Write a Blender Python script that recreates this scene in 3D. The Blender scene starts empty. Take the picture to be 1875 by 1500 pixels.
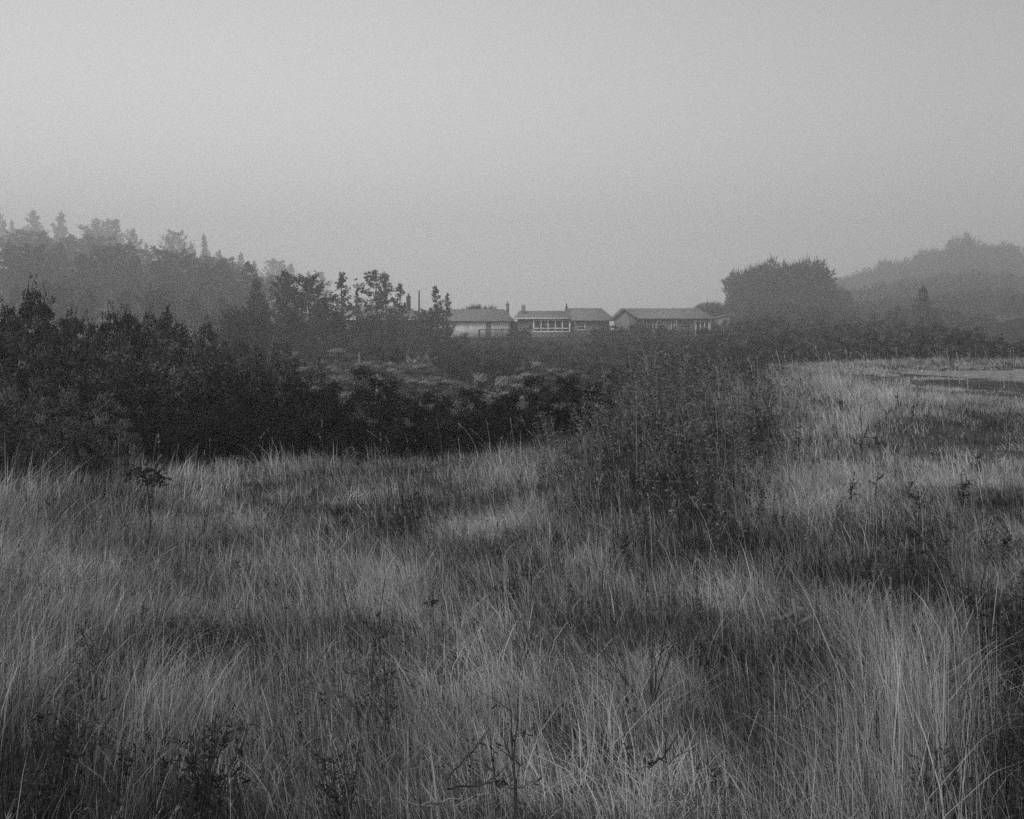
import bpy, math, random
import numpy as np

# ------------------------------------------------------------------ camera, world, light
SC = bpy.context.scene
COL = SC.collection
F = 2400.0                      # focal length in pixels of the 1875 px wide photograph
PITCH = math.atan(150 / F)
cam_d = bpy.data.cameras.new("camera")
cam = bpy.data.objects.new("camera", cam_d)
COL.objects.link(cam)
cam.location = (0, 0, 0)
cam.rotation_euler = (math.radians(90) - PITCH, 0, 0)
cam_d.sensor_width = 36
cam_d.lens = 36 * F / 1875
cam_d.clip_start = 0.05
cam_d.clip_end = 3000
SC.camera = cam

SUN_EL, SUN_AZ = 38.0, -150.0    # degrees; azimuth from +Y, negative to the left
world = bpy.data.worlds.new("World")
SC.world = world
world.use_nodes = True
wt = world.node_tree
wt.nodes.clear()
sky = wt.nodes.new("ShaderNodeTexSky")
sky.sky_type = 'NISHITA'
sky.sun_disc = False
sky.sun_elevation = math.radians(SUN_EL)
sky.sun_rotation = math.radians(SUN_AZ)
sky.air_density = 1.0
sky.dust_density = 1.0
sky.ozone_density = 1.0
bw = wt.nodes.new("ShaderNodeRGBToBW")          # black and white film
flat = wt.nodes.new("ShaderNodeMix")            # an overcast sky is far more even than a clear one
flat.data_type = 'FLOAT'
flat.inputs[0].default_value = 0.8
# the fog bank is thinner, so brighter, towards the left
wtc = wt.nodes.new("ShaderNodeTexCoord")
sep = wt.nodes.new("ShaderNodeSeparateXYZ")
side = wt.nodes.new("ShaderNodeMapRange"); side.interpolation_type = 'SMOOTHSTEP'
side.inputs['From Min'].default_value = -0.25
side.inputs['From Max'].default_value = 0.55
side.inputs['To Min'].default_value = 6.8
side.inputs['To Max'].default_value = 3.9
wt.links.new(wtc.outputs['Generated'], sep.inputs[0])
wt.links.new(sep.outputs['X'], side.inputs[0])
low = wt.nodes.new("ShaderNodeMapRange"); low.interpolation_type = 'SMOOTHSTEP'   # fog glows most low over the land
low.inputs['From Min'].default_value = -0.02
low.inputs['From Max'].default_value = 0.42
low.inputs['To Min'].default_value = 1.55
low.inputs['To Max'].default_value = 0.68
glow = wt.nodes.new("ShaderNodeMath"); glow.operation = 'MULTIPLY'
wt.links.new(sep.outputs['Z'], low.inputs[0])
wt.links.new(low.outputs[0], glow.inputs[0])
wt.links.new(side.outputs[0], glow.inputs[1])
wt.links.new(glow.outputs[0], flat.inputs[3])
bg = wt.nodes.new("ShaderNodeBackground")
bg.inputs['Strength'].default_value = 0.12
wo = wt.nodes.new("ShaderNodeOutputWorld")
wt.links.new(sky.outputs[0], bw.inputs[0])
wt.links.new(bw.outputs[0], flat.inputs[2])
wt.links.new(flat.outputs[0], bg.inputs[0])
wt.links.new(bg.outputs[0], wo.inputs[0])

sun_d = bpy.data.lights.new("sun", 'SUN')
sun_d.energy = 1.5
sun_d.angle = math.radians(25)
sun_d.color = (1, 1, 1)
sun = bpy.data.objects.new("sun", sun_d)
COL.objects.link(sun)
sun.rotation_euler = (math.radians(90 - SUN_EL), 0, math.radians(180 - SUN_AZ))

SC.view_settings.view_transform = 'Standard'
SC.view_settings.look = 'None'
SC.view_settings.exposure = 0.0
SC.view_settings.gamma = 1.0
SC.cycles.use_denoising = False
SC.cycles.max_bounces = 8
SC.cycles.diffuse_bounces = 4
SC.cycles.glossy_bounces = 1
SC.cycles.transmission_bounces = 2
SC.cycles.volume_bounces = 4
HAZE = 0.0020

rng = np.random.default_rng(7)
random.seed(7)

# ------------------------------------------------------------------ helpers
def P(px, py, Y):
    """photograph pixel and distance -> point of the place"""
    u, v = (px - 937.5) / F, -(py - 750) / F
    c, s = math.cos(PITCH), math.sin(PITCH)
    d = np.array([u, c + v * s, -s + v * c])
    return d * (Y / d[1])

def proj(x, y, z):
    c, s = math.cos(PITCH), math.sin(PITCH)
    dep = y * c - z * s
    up = y * s + z * c
    return 937.5 + F * x / dep, 750 - F * up / dep

# terrain: thin-plate spline through surveyed points (photo column, distance, height)
G = []
for Y in (-25, 0, 5):
    for X in (-30, -12, 0, 12, 30):
        G.append((X, Y, -1.82 - (0.05 if X < 0 else 0)))
for px, Y, z in [
    (0, 11, -2.15), (450, 11, -2.1), (900, 11, -2.05), (1300, 11, -1.9), (1875, 11, -1.8),
    (0, 16, -2.45), (450, 16, -2.4), (850, 16, -2.3), (1100, 16, -2.0), (1400, 17, -1.85), (1875, 18, -1.85),
    (0, 20, -2.5), (450, 21.5, -2.3), (850, 22, -2.32), (1000, 22.5, -2.2), (1100, 24, -1.95), (1200, 26, -1.62), (1400, 32, -1.7), (1875, 30, -1.85),
    (0, 24, -3.5), (450, 26, -3.6), (800, 27, -3.6), (950, 27, -3.2), (1080, 29, -2.4), (1200, 32, -1.7), (1400, 42, -1.75),
    (0, 29, -2.7), (450, 31, -3.3), (0, 36, -1.9), (450, 38, -2.6), (620, 40, -3.9), (800, 36, -4.7), (1000, 38, -4.2), (1150, 42, -3.2), (1280, 48, -2.3), (1500, 55, -1.9), (1875, 45, -1.86),
    (100, 65, -2.4), (500, 70, -3.5), (750, 70, -4.1), (950, 70, -4.4), (1150, 75, -4.4), (1350, 75, -2.6), (1550, 75, -2.1), (1875, 75, -2.0),
    (100, 95, -2.6), (600, 90, -4.0), (800, 95, -5.0), (1000, 100, -6.0), (1250, 100, -4.6), (1500, 100, -3.2), (1875, 100, -2.4),
    (0, 140, -3.5), (400, 140, -4.0), (700, 140, -4.4), (1000, 150, -5.2), (1250, 150, -4.6), (1500, 140, -3.4), (1760, 130, -1.3), (1890, 130, 0.9), (2150, 130, 3.2),
    (0, 200, -1.0), (400, 200, -1.8), (700, 195, -2.2), (850, 195, -2.2), (1000, 196, -2.0), (1250, 196, -1.9), (1500, 196, -1.6), (1900, 190, -0.8),
    (0, 300, 3.0), (500, 300, -0.5), (900, 240, -2.4), (1200, 240, -2.4), (1600, 260, -0.8), (1900, 270, 1.0), (0, 450, 12), (300, 450, 6), (560, 450, 0.5), (0, 740, 33), (300, 700, 21), (560, 800, 6.0), (1600, 450, 2), (1600, 800, 12), (1850, 760, 24), (1850, 450, 6), (-300, 740, 40),
    (-400, 100, -4), (-800, 60, -4.5), (-600, 200, 0), (2500, 60, -1.9), (2500, 200, 2)]:
    G.append(((px - 937.5) / F * Y, Y, z))
for X, Y, z in [(0, 600, -5), (400, 650, 14), (-480, 200, 8), (480, 200, 3), (-480, -50, -2), (480, -50, -2),
                (-480, 900, 40), (480, 900, 20), (0, 950, -3), (-480, 600, 30), (0, -80, -2), (-200, -80, -2), (200, -80, -2)]:
    G.append((X, Y, z))
G = np.array(G, float)
SCL = 40.0
def _phi(r2):
    return r2 * np.log(r2 + 1e-9) * 0.5
_n = len(G)
_xy = G[:, :2] / SCL
_A = np.zeros((_n + 3, _n + 3))
_A[:_n, :_n] = _phi(((_xy[:, None] - _xy[None]) ** 2).sum(-1)) + np.eye(_n) * 2e-4
_A[:_n, _n] = 1
_A[:_n, _n + 1:] = _xy
_A[_n:, :_n] = _A[:_n, _n:].T
_W = np.linalg.solve(_A, np.concatenate([G[:, 2], [0, 0, 0]]))

_perm = np.random.default_rng(3).random((256, 256))
def vnoise(x, y):
    x = np.asarray(x, float); y = np.asarray(y, float)
    xi = np.floor(x).astype(int); yi = np.floor(y).astype(int)
    fx = x - xi; fy = y - yi
    fx = fx * fx * (3 - 2 * fx); fy = fy * fy * (3 - 2 * fy)
    a = _perm[xi & 255, yi & 255]; b = _perm[(xi + 1) & 255, yi & 255]
    c = _perm[xi & 255, (yi + 1) & 255]; d = _perm[(xi + 1) & 255, (yi + 1) & 255]
    return (a * (1 - fx) + b * fx) * (1 - fy) + (c * (1 - fx) + d * fx) * fy
def fbm(x, y, o=3):
    s = 0; a = 0.5; t = 0
    for i in range(o):
        s = s + a * vnoise(x * 2 ** i + 17 * i, y * 2 ** i + 31 * i); t += a; a *= 0.55
    return s / t

def gz(x, y):
    x = np.asarray(x, float); y = np.asarray(y, float)
    sh = x.shape
    xf, yf = x.ravel() / SCL, y.ravel() / SCL
    out = np.empty(len(xf))
    for i in range(0, len(xf), 40000):
        a, b = xf[i:i + 40000], yf[i:i + 40000]
        r2 = (a[:, None] - _xy[None, :, 0]) ** 2 + (b[:, None] - _xy[None, :, 1]) ** 2
        out[i:i + 40000] = _phi(r2) @ _W[:_n] + _W[_n] + a * _W[_n + 1] + b * _W[_n + 2]
    out = out.reshape(sh)
    near = np.clip((y - 3) / 10, 0, 1)
    out = out + near * (fbm(x / 2.2 + 50, y / 2.2 + 50, 2) - 0.5) * 0.28
    return out
def gz1(x, y):
    return float(gz(np.array([x]), np.array([y]))[0])

class MB:
    """collects polygons; build() links them as ONE mesh object"""
    def __init__(self):
        self.v, self.f, self.t, self.n = [], [], [], 0
    def add(self, v, f, tone=0.5):
        v = np.asarray(v, float).reshape(-1, 3)
        if not isinstance(f, list):
            f = [f]
        for q in f:
            self.f.append(np.asarray(q, np.int64) + self.n)
        self.v.append(v)
        self.t.append(np.broadcast_to(np.asarray(tone, float), (len(v),)).copy())
        self.n += len(v)
    def box(self, x0, x1, y0, y1, z0, z1):
        v = [(x, y, z) for x in (x0, x1) for y in (y0, y1) for z in (z0, z1)]
        self.add(v, np.array([(0, 1, 3, 2), (4, 6, 7, 5), (0, 4, 5, 1), (2, 3, 7, 6), (0, 2, 6, 4), (1, 5, 7, 3)]))
    def bar(self, a, b, w, h=None):
        """square bar from a to b"""
        a = np.array(a, float); b = np.array(b, float); h = h or w
        d = b - a; d /= np.linalg.norm(d)
        up = np.array([0, 0, 1.0]) if abs(d[2]) < 0.9 else np.array([0, 1.0, 0])
        s = np.cross(d, up); s /= np.linalg.norm(s); u = np.cross(s, d)
        c = [(-1, -1), (1, -1), (1, 1), (-1, 1)]
        v = [a + s * w / 2 * i + u * h / 2 * j for i, j in c] + [b + s * w / 2 * i + u * h / 2 * j for i, j in c]
        self.add(v, np.array([(3, 2, 1, 0), (4, 5, 6, 7), (0, 1, 5, 4), (1, 2, 6, 5), (2, 3, 7, 6), (3, 0, 4, 7)]))
    def tube(self, pts, rad, n=6, tone=0.5):
        pts = np.asarray(pts, float); m = len(pts)
        rad = np.broadcast_to(np.asarray(rad, float), (m,))
        d = np.gradient(pts, axis=0)
        d /= np.linalg.norm(d, axis=1)[:, None] + 1e-12
        ref = np.array([0.31, 0.95, 0.05])
        s = np.cross(d, ref); s /= np.linalg.norm(s, axis=1)[:, None] + 1e-12
        u = np.cross(s, d)
        a = np.arange(n) / n * 2 * np.pi
        v = pts[:, None] + rad[:, None, None] * (np.cos(a)[None, :, None] * s[:, None] + np.sin(a)[None, :, None] * u[:, None])
        i = np.arange(m - 1)[:, None] * n; j = np.arange(n)[None]
        q = np.stack([i + j, i + (j + 1) % n, i + n + (j + 1) % n, i + n + j], -1).reshape(-1, 4)
        self.add(v.reshape(-1, 3), q, tone)
    def leaves(self, c, ax, ln, wd, tone=0.5, roll=None):
        """diamond leaves: base c, axis direction ax, length ln, width wd"""
        c = np.asarray(c, float); N = len(c)
        if N == 0:
            return
        ax = ax / (np.linalg.norm(ax, axis=1)[:, None] + 1e-12)
        r = rng.normal(size=(N, 3)) if roll is None else roll
        s = np.cross(ax, r); s /= np.linalg.norm(s, axis=1)[:, None] + 1e-12
        ln = np.broadcast_to(np.asarray(ln, float), (N,))[:, None]
        wd = np.broadcast_to(np.asarray(wd, float), (N,))[:, None]
        nn = np.cross(s, ax) * ln * 0.12
        v = np.stack([c, c + ax * ln * .5 + s * wd * .5 + nn, c + ax * ln, c + ax * ln * .5 - s * wd * .5 + nn], 1)
        tt = np.repeat(np.broadcast_to(np.asarray(tone, float), (N,)), 4)
        self.add(v.reshape(-1, 3), np.arange(4 * N).reshape(-1, 4), tt)
    def mesh(self, name, mat, smooth=False):
        me = bpy.data.meshes.new(name)
        v = np.concatenate(self.v).astype(np.float32)
        me.vertices.add(len(v)); me.vertices.foreach_set('co', v.ravel())
        loops = np.concatenate([q.ravel() for q in self.f]).astype(np.int32)
        tot = np.concatenate([np.full(len(q), q.shape[1]) for q in self.f]).astype(np.int32)
        st = np.concatenate([[0], np.cumsum(tot)[:-1]]).astype(np.int32)
        me.loops.add(len(loops)); me.loops.foreach_set('vertex_index', loops)
        me.polygons.add(len(tot)); me.polygons.foreach_set('loop_start', st)
        if smooth:
            me.polygons.foreach_set('use_smooth', np.ones(len(tot), bool))
        a = me.attributes.new('tone', 'FLOAT', 'POINT')
        a.data.foreach_set('value', np.concatenate(self.t).astype(np.float32))
        me.update(calc_edges=True)
        if mat:
            me.materials.append(mat)
        return me
    def build(self, name, mat, parent=None, smooth=False, loc=None):
        o = bpy.data.objects.new(name, self.mesh(name, mat, smooth))
        COL.objects.link(o)
        if parent: o.parent = parent
        if loc is not None: o.location = loc
        return o

def tag(o, label=None, cat=None, group=None, kind=None):
    if label: o['label'] = label
    if cat: o['category'] = cat
    if group: o['group'] = group
    if kind: o['kind'] = kind
    return o
def empty(name, loc=(0, 0, 0), rz=0.0):
    o = bpy.data.objects.new(name, None)
    COL.objects.link(o); o.location = loc; o.rotation_euler.z = rz
    o.empty_display_size = 0.2
    return o
def kid(name, me, parent):
    o = bpy.data.objects.new(name, me); COL.objects.link(o); o.parent = parent
    return o
def copy_tree(o, parent=None):
    c = o.copy(); COL.objects.link(c); c.parent = parent
    for ch in list(o.children):
        copy_tree(ch, c)
    return c

# ------------------------------------------------------------------ materials (all greys: black and white photograph)
def g4(v): return (v, v, v, 1)
def mat(name, v, rough=0.8, var=0.25, scale=4.0, spec=0.2, bump=0.0, detail=4):
    m = bpy.data.materials.new(name); m.use_nodes = True
    nt = m.node_tree; b = nt.nodes['Principled BSDF']
    b.inputs['Roughness'].default_value = rough
    b.inputs['Specular IOR Level'].default_value = spec
    tc = nt.nodes.new('ShaderNodeTexCoord'); nz = nt.nodes.new('ShaderNodeTexNoise')
    nz.inputs['Scale'].default_value = scale; nz.inputs['Detail'].default_value = detail
    nt.links.new(tc.outputs['Object'], nz.inputs['Vector'])
    r = nt.nodes.new('ShaderNodeValToRGB')
    r.color_ramp.elements[0].position = 0.3; r.color_ramp.elements[0].color = g4(v * (1 - var))
    r.color_ramp.elements[1].position = 0.7; r.color_ramp.elements[1].color = g4(v * (1 + var))
    nt.links.new(nz.outputs[0], r.inputs[0]); nt.links.new(r.outputs[0], b.inputs['Base Color'])
    if bump:
        bp = nt.nodes.new('ShaderNodeBump'); bp.inputs['Strength'].default_value = bump
        nt.links.new(nz.outputs[0], bp.inputs['Height']); nt.links.new(bp.outputs[0], b.inputs['Normal'])
    return m
def leafmat(name, lo, hi, rough=0.55, spec=0.25, trans=0.0, rand=0.3):
    """tone attribute 0..1 picks a leaf between its dark and its pale colour; copies differ a little"""
    m = bpy.data.materials.new(name); m.use_nodes = True
    nt = m.node_tree; b = nt.nodes['Principled BSDF']
    b.inputs['Roughness'].default_value = rough
    b.inputs['Specular IOR Level'].default_value = spec
    at = nt.nodes.new('ShaderNodeAttribute'); at.attribute_name = 'tone'
    r = nt.nodes.new('ShaderNodeValToRGB')
    r.color_ramp.elements[0].color = g4(lo); r.color_ramp.elements[1].color = g4(hi)
    oi = nt.nodes.new('ShaderNodeObjectInfo')
    mr = nt.nodes.new('ShaderNodeMapRange')
    mr.inputs['To Min'].default_value = 1 - rand; mr.inputs['To Max'].default_value = 1 + rand
    mul = nt.nodes.new('ShaderNodeVectorMath'); mul.operation = 'SCALE'
    nt.links.new(at.outputs['Fac'], r.inputs[0])
    nt.links.new(oi.outputs['Random'], mr.inputs['Value'])
    nt.links.new(r.outputs[0], mul.inputs[0]); nt.links.new(mr.outputs[0], mul.inputs['Scale'])
    nt.links.new(mul.outputs[0], b.inputs['Base Color'])
    if trans:
        tr = nt.nodes.new('ShaderNodeBsdfTranslucent'); mx = nt.nodes.new('ShaderNodeMixShader')
        mx.inputs[0].default_value = trans
        out = nt.nodes['Material Output']
        nt.links.new(mul.outputs[0], tr.inputs[0])
        nt.links.new(b.outputs[0], mx.inputs[1]); nt.links.new(tr.outputs[0], mx.inputs[2])
        nt.links.new(mx.outputs[0], out.inputs[0])
    return m
M = dict(
    soil=mat('soil', 0.055, 0.95, 0.5, 1.5, 0.1, 0.4),
    gravel=mat('gravel', 0.24, 0.95, 0.6, 5.0, 0.1, 0.8, 12),
    bark=mat('bark', 0.06, 0.9, 0.4, 6.0, 0.1, 0.3),
    palebark=mat('pale_wood', 0.22, 0.85, 0.3, 8.0, 0.1, 0.3),
    grass=leafmat('dry_grass', 0.012, 0.66, 0.7, 0.12, 0.25, 0.0),
    weed=leafmat('weed_leaf', 0.03, 0.34, 0.6, 0.2, 0.15, 0.25),
    darkweed=leafmat('dark_weed_leaf', 0.012, 0.085, 0.6, 0.2, 0.1, 0.3),
    scrub=leafmat('scrub_leaf', 0.005, 0.095, 0.5, 0.25, 0.1, 0.5),
    mound=leafmat('broom_leaf', 0.005, 0.026, 0.6, 0.15, 0.1, 0.25),
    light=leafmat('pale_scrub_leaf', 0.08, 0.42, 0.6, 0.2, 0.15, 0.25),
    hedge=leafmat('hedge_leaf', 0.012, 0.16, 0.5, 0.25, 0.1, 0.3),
    needle=leafmat('needles', 0.014, 0.08, 0.7, 0.15, 0.1, 0.25),
    cypress=leafmat('cypress_sprays', 0.02, 0.09, 0.7, 0.15, 0.1, 0.15),
    white=mat('white_paint', 0.85, 0.6, 0.12, 1.2),
    pale=mat('pale_siding', 0.24, 0.7, 0.15, 1.5),
    brown=mat('brown_siding', 0.17, 0.8, 0.2, 1.5),
    dark=mat('dark_timber', 0.05, 0.8, 0.3, 3.0),
    shingle=mat('roof_shingle', 0.22, 0.9, 0.35, 5.0, 0.1, 0.2),
    brick=mat('chimney_brick', 0.16, 0.9, 0.3, 6.0),
    glass=mat('window_glass', 0.05, 0.12, 0.2, 0.8, 0.5),
)

# ------------------------------------------------------------------ ground: one sheet
def ground():
    def axis(lo, hi):
        t = [0.0]; s = 0.45
        while t[-1] < hi:
            t.append(t[-1] + s); s = min(s * 1.045, 40)
        return t
    px_ = axis(0, 480); xs = np.array([-q for q in px_[:0:-1]] + px_)
    yp = axis(0, 950); yn = axis(0, 60); ys = np.array([-q for q in yn[:0:-1]] + yp)
    X, Y = np.meshgrid(xs, ys)
    Z = gz(X, Y)
    n, m = X.shape
    i = np.arange(n - 1)[:, None] * m; j = np.arange(m - 1)[None]
    q = np.stack([i + j, i + j + 1, i + m + j + 1, i + m + j], -1).reshape(-1, 4)
    b = MB(); b.add(np.stack([X, Y, Z], -1).reshape(-1, 3), q)
    o = b.build('ground', M['soil'], smooth=True)
    tag(o, kind='structure')
    return xs[0], xs[-1], ys[0], ys[-1]
GX0, GX1, GY0, GY1 = ground()

# bare gravel clearing at the right
GRAV_C, GRAV_A, GRAV_B = np.array([20.6, 48.0]), 6.6, 6.4
def in_gravel(x, y, k=1.0):
    a = np.arctan2(y - GRAV_C[1], x - GRAV_C[0])
    wob = 1 + 0.10 * np.sin(2 * a + 1) + 0.07 * np.sin(5 * a) + 0.04 * np.sin(9 * a + 2)
    return ((x - GRAV_C[0]) / GRAV_A) ** 2 + ((y - GRAV_C[1]) / GRAV_B) ** 2 < (k * wob) ** 2
def gravel():
    b = MB(); na, nr = 90, 14
    a = np.arange(na) / na * 2 * np.pi
    wob = 1 + 0.10 * np.sin(2 * a + 1) + 0.07 * np.sin(5 * a) + 0.04 * np.sin(9 * a + 2)
    r = np.linspace(0.02, 1, nr)
    X = GRAV_C[0] + r[:, None] * wob * GRAV_A * np.cos(a); Y = GRAV_C[1] + r[:, None] * wob * GRAV_B * np.sin(a)
    Z = gz(X, Y) + 0.05 + 0.10 * (1 - r[:, None] ** 2) + 0.05 * (fbm(X / 1.3, Y / 1.3) - .5)
    Z[-1] = gz(X[-1], Y[-1]) - 0.04
    i = np.arange(nr - 1)[:, None] * na; j = np.arange(na)[None]
    q = np.stack([i + j, i + na + j, i + na + (j + 1) % na, i + (j + 1) % na], -1).reshape(-1, 4)
    b.add(np.stack([X, Y, Z], -1).reshape(-1, 3), q)
    tag(b.build('gravel_path', M['gravel'], smooth=True), kind='structure')
gravel()

# ------------------------------------------------------------------ houses
def win(parent, x0, x1, z0, z1, y, nx=1, bars=(), fr=0.10, frame='white', label=None):
    """framed window on a wall facing -Y at y; bars = heights (0..1) of horizontal glazing bars"""
    f = MB(); d = 0.07
    xs = np.linspace(x0, x1, nx + 1)
    f.box(x0 - fr, x1 + fr, y - d, y + .02, z1, z1 + fr)
    f.box(x0 - fr, x1 + fr, y - d - .03, y + .02, z0 - fr, z0)
    for k, x in enumerate(xs):
        f.box(x - fr / 2 - (fr / 2 if k == 0 else 0), x + fr / 2 + (fr / 2 if k == nx else 0), y - d + .003, y + .02, z0, z1)
    for t in bars:
        z = z0 + (z1 - z0) * t
        for k in range(nx):
            f.box(xs[k] + fr / 2, xs[k + 1] - fr / 2, y - d + .006, y + .02, z - fr * .4, z + fr * .4)
    o = f.build('window', M[frame], parent)
    p = MB(); p.box(x0, x1, y - .025, y + .01, z0, z1)
    p.build('pane', M['glass'], o)
    return o
def roof(parent, x0, x1, y0, y1, ze, zr, hl=0.0, hr=0.0, th=0.16, xr0=None, xr1=None):
    """ridge along X; hl/hr pull the ridge ends in (hipped end)"""
    b = MB(); ym = (y0 + y1) / 2
    rows = []
    for dz in (0, -th):
        rows += [(x0, y0, ze + dz), (x1, y0, ze + dz), (x1, y1, ze + dz), (x0, y1, ze + dz),
                 (x0 + hl, ym, zr + dz), (x1 - hr, ym, zr + dz)]
    q = [(0, 1, 5, 4), (2, 3, 4, 5)]; t = [(1, 2, 5), (3, 0, 4)]
    b.add(rows, [np.array(q + [tuple(k + 6 for k in r[::-1]) for r in q] + [(0, 6, 7, 1), (1, 7, 8, 2), (2, 8, 9, 3), (3, 9, 6, 0)]),
                 np.array(t + [tuple(k + 6 for k in r[::-1]) for r in t])])
    return b.build('roof', M['shingle'], parent)
def gwall(x0, x1, y0, y1, z0, z1, zr=None):
    """walls, with gables on both ends when zr is given"""
    b = MB()
    if zr is None:
        b.box(x0, x1, y0, y1, z0, z1); return b
    ym = (y0 + y1) / 2
    v = []
    for x in (x0, x1):
        v += [(x, y0, z0), (x, y1, z0), (x, y1, z1), (x, ym, zr), (x, y0, z1)]
    b.add(v, [np.array([(4, 3, 2, 1, 0), (5, 6, 7, 8, 9)]), np.array([(0, 5, 9, 4), (2, 7, 6, 1), (3, 8, 7, 2), (4, 9, 8, 3)])])
    return b
def fascia(parent, x0, x1, y, z, h=.16, m='white'):
    b = MB(); b.box(x0, x1, y - .05, y - .003, z - h, z + .02)
    return b.build('fascia', M[m], parent)
def chimney(parent, x, y, z0, z1, w=.5, m='brick', cap=True):
    b = MB(); b.box(x - w / 2, x + w / 2, y - w / 2, y + w / 2, z0, z1)
    if cap:
        b.box(x - w * .64, x + w * .64, y - w * .64, y + w * .64, z1, z1 + .14)
        b.box(x - w * .22, x + w * .22, y - w * .22, y + w * .22, z1 + .14, z1 + .55)
    return b.build('chimney', M[m], parent)

HY = 200.0
K = HY / F
def hx(px): return (px - 937.5) * K
def hz(py): return P(937.5, py, HY)[2]

# house A: low dark house behind the pines, only roof ridge, eave and chimney show
hA = empty('house', (hx(688), 196, 0), math.radians(-6))
tag(hA, 'dark low house almost hidden by the thin pines left of the utility pole', 'house', 'ranch houses along the ridge')
gwall(-7.5, 6.2, 0, 8, -3.2, hz(584)).build('wall', M['dark'], hA)
roof(hA, -8.2, 6.9, -.7, 8.7, hz(585), hz(560), 2.2, 2.4)
fascia(hA, -8.2, 6.9, -.7, hz(585))
chimney(hA, 5.0, 2.4, hz(580), hz(545), .55, 'dark')

# house B: white walls, dark roof, deck with a diagonal brace
hB = empty('house', (0, 0, 0), 0)
tag(hB, 'white walled house with dark hipped roof and a timber deck rail', 'house', 'ranch houses along the ridge')
x0, x1 = hx(762), hx(935)
gwall(x0, x1, HY, HY + 8, hz(619), hz(585)).build('wall', M['white'], hB)
b = MB(); b.box(x0 + .05, x1 - .05, HY + .06, HY + 7.9, -3.6, hz(619) - .004); b.build('foundation', M['dark'], hB)
roof(hB, x0 - .5, x1 + .6, HY - .8, HY + 8.8, hz(587), hz(565.5), 2.4, 1.6)
fascia(hB, x0 - .5, x1 + .6, HY - .8, hz(587.2), .13, 'pale')
chimney(hB, hx(929.3), HY + 3.2, hz(575), hz(558), .5)
b = MB(); b.box(hx(890), hx(899), HY - .05, HY + .05, hz(617), hz(588.5)); b.build('door', M['brown'], hB)
b = MB(); b.box(hx(931), hx(935), HY - .06, HY + .06, hz(617), hz(588.5)); b.build('corner_post', M['brown'], hB)
for a in (853, 857):
    b = MB(); b.box(hx(a), hx(a) + .06, HY - .03, HY + .03, hz(618), hz(589)); b.build('batten', M['pale'], hB)
dk = MB(); dk.box(hx(877), hx(934), HY - 2.2, HY - .05, hz(620.5), hz(617)); deck = dk.build('deck', M['dark'], hB)
r_ = MB(); yy = HY - 2.15
r_.box(hx(876.5), hx(934), yy - .05, yy + .05, hz(604.2), hz(602.8))
r_.box(hx(876.5), hx(880), yy - .14, yy + .14, hz(619), hz(602.8))
for a in (890, 908, 919.5, 921.5):
    r_.box(hx(a) - .04, hx(a) + .04, yy - .04, yy + .04, hz(617), hz(604.2))
r_.bar((hx(905), yy + .09, hz(616.8)), (hx(919), yy + .09, hz(604.5)), .12)
r_.build('railing', M['dark'], deck)
for a in (879, 905, 930):
    b = MB(); b.box(hx(a) - .08, hx(a) + .08, HY - 2.1, HY - 1.94, -4.0, hz(620.5) - .004); b.build('deck_post', M['dark'], hB)

# house C: brown siding, a row of five white framed windows
hC = empty('house', (0, 0, 0), 0)
tag(hC, 'brown house with a row of five white framed windows', 'house', 'ranch houses along the ridge')
x0, x1, x2 = hx(948), hx(1040), hx(1122)
gwall(x0, x1, HY, HY + 8, hz(618), hz(583), hz(571)).build('wall', M['brown'], hC)
b = gwall(x1 + .004, x2 - .5, HY + .6, HY + 8.4, hz(618), hz(586)); b.build('wall', M['brown'], hC)
b = MB(); b.box(x0, x2 - .5, HY + .1, HY + 7.9, -3.8, hz(618) - .004); b.build('foundation', M['dark'], hC)
# the left roof end is a gable seen a little from the side
rC = roof(hC, hx(940), hx(1042), HY - .9, HY + 8.9, hz(582.5), hz(568.8), hx(952) - hx(940), 0.0)
roof(hC, hx(1034), hx(1127), HY - .3, HY + 9.3, hz(586), hz(563.5), 0.2, 1.9)
fascia(hC, hx(941), hx(1042), HY - .9, hz(582.6), .13, 'white')
chimney(hC, hx(958.5), HY + 2.5, hz(574), hz(558.5), .62, 'pale', False)
chimney(hC, hx(1038.5), HY + 2.6, hz(568), hz(562), .3, 'dark')
win(hC, hx(978), hx(1042.3), hz(606.5), hz(587.5), HY, 5, (0.27,), .18)
win(hC, hx(1057.5), hx(1071), hz(603.5), hz(594), HY + .6, 1, (0.55,), .12)
win(hC, hx(969), hx(973), hz(602), hz(594), HY, 1, (), .06, 'brown')
b = MB(); b.box(hx(1052), hx(1053.4), HY - .2, HY - .06, hz(612), hz(588)); b.box(hx(1045), hx(1053.4), HY - .2, HY - .06, hz(612.8), hz(612) - .003)
b.build('downspout', M['pale'], hC)
# little white shed end between the two houses
sh = empty('shed', (hx(940.5), HY + 6, 0)); tag(sh, 'small white walled shed in the gap between white house and brown house', 'shed')
b = MB(); b.box(-.5, .9, 0, 2.5, -2.4, hz(590)); b.build('wall', M['white'], sh)
b = MB(); b.box(-.7, 1.1, -.2, 2.7, hz(590) + .003, hz(588.6)); b.build('roof', M['dark'], sh)

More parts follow.
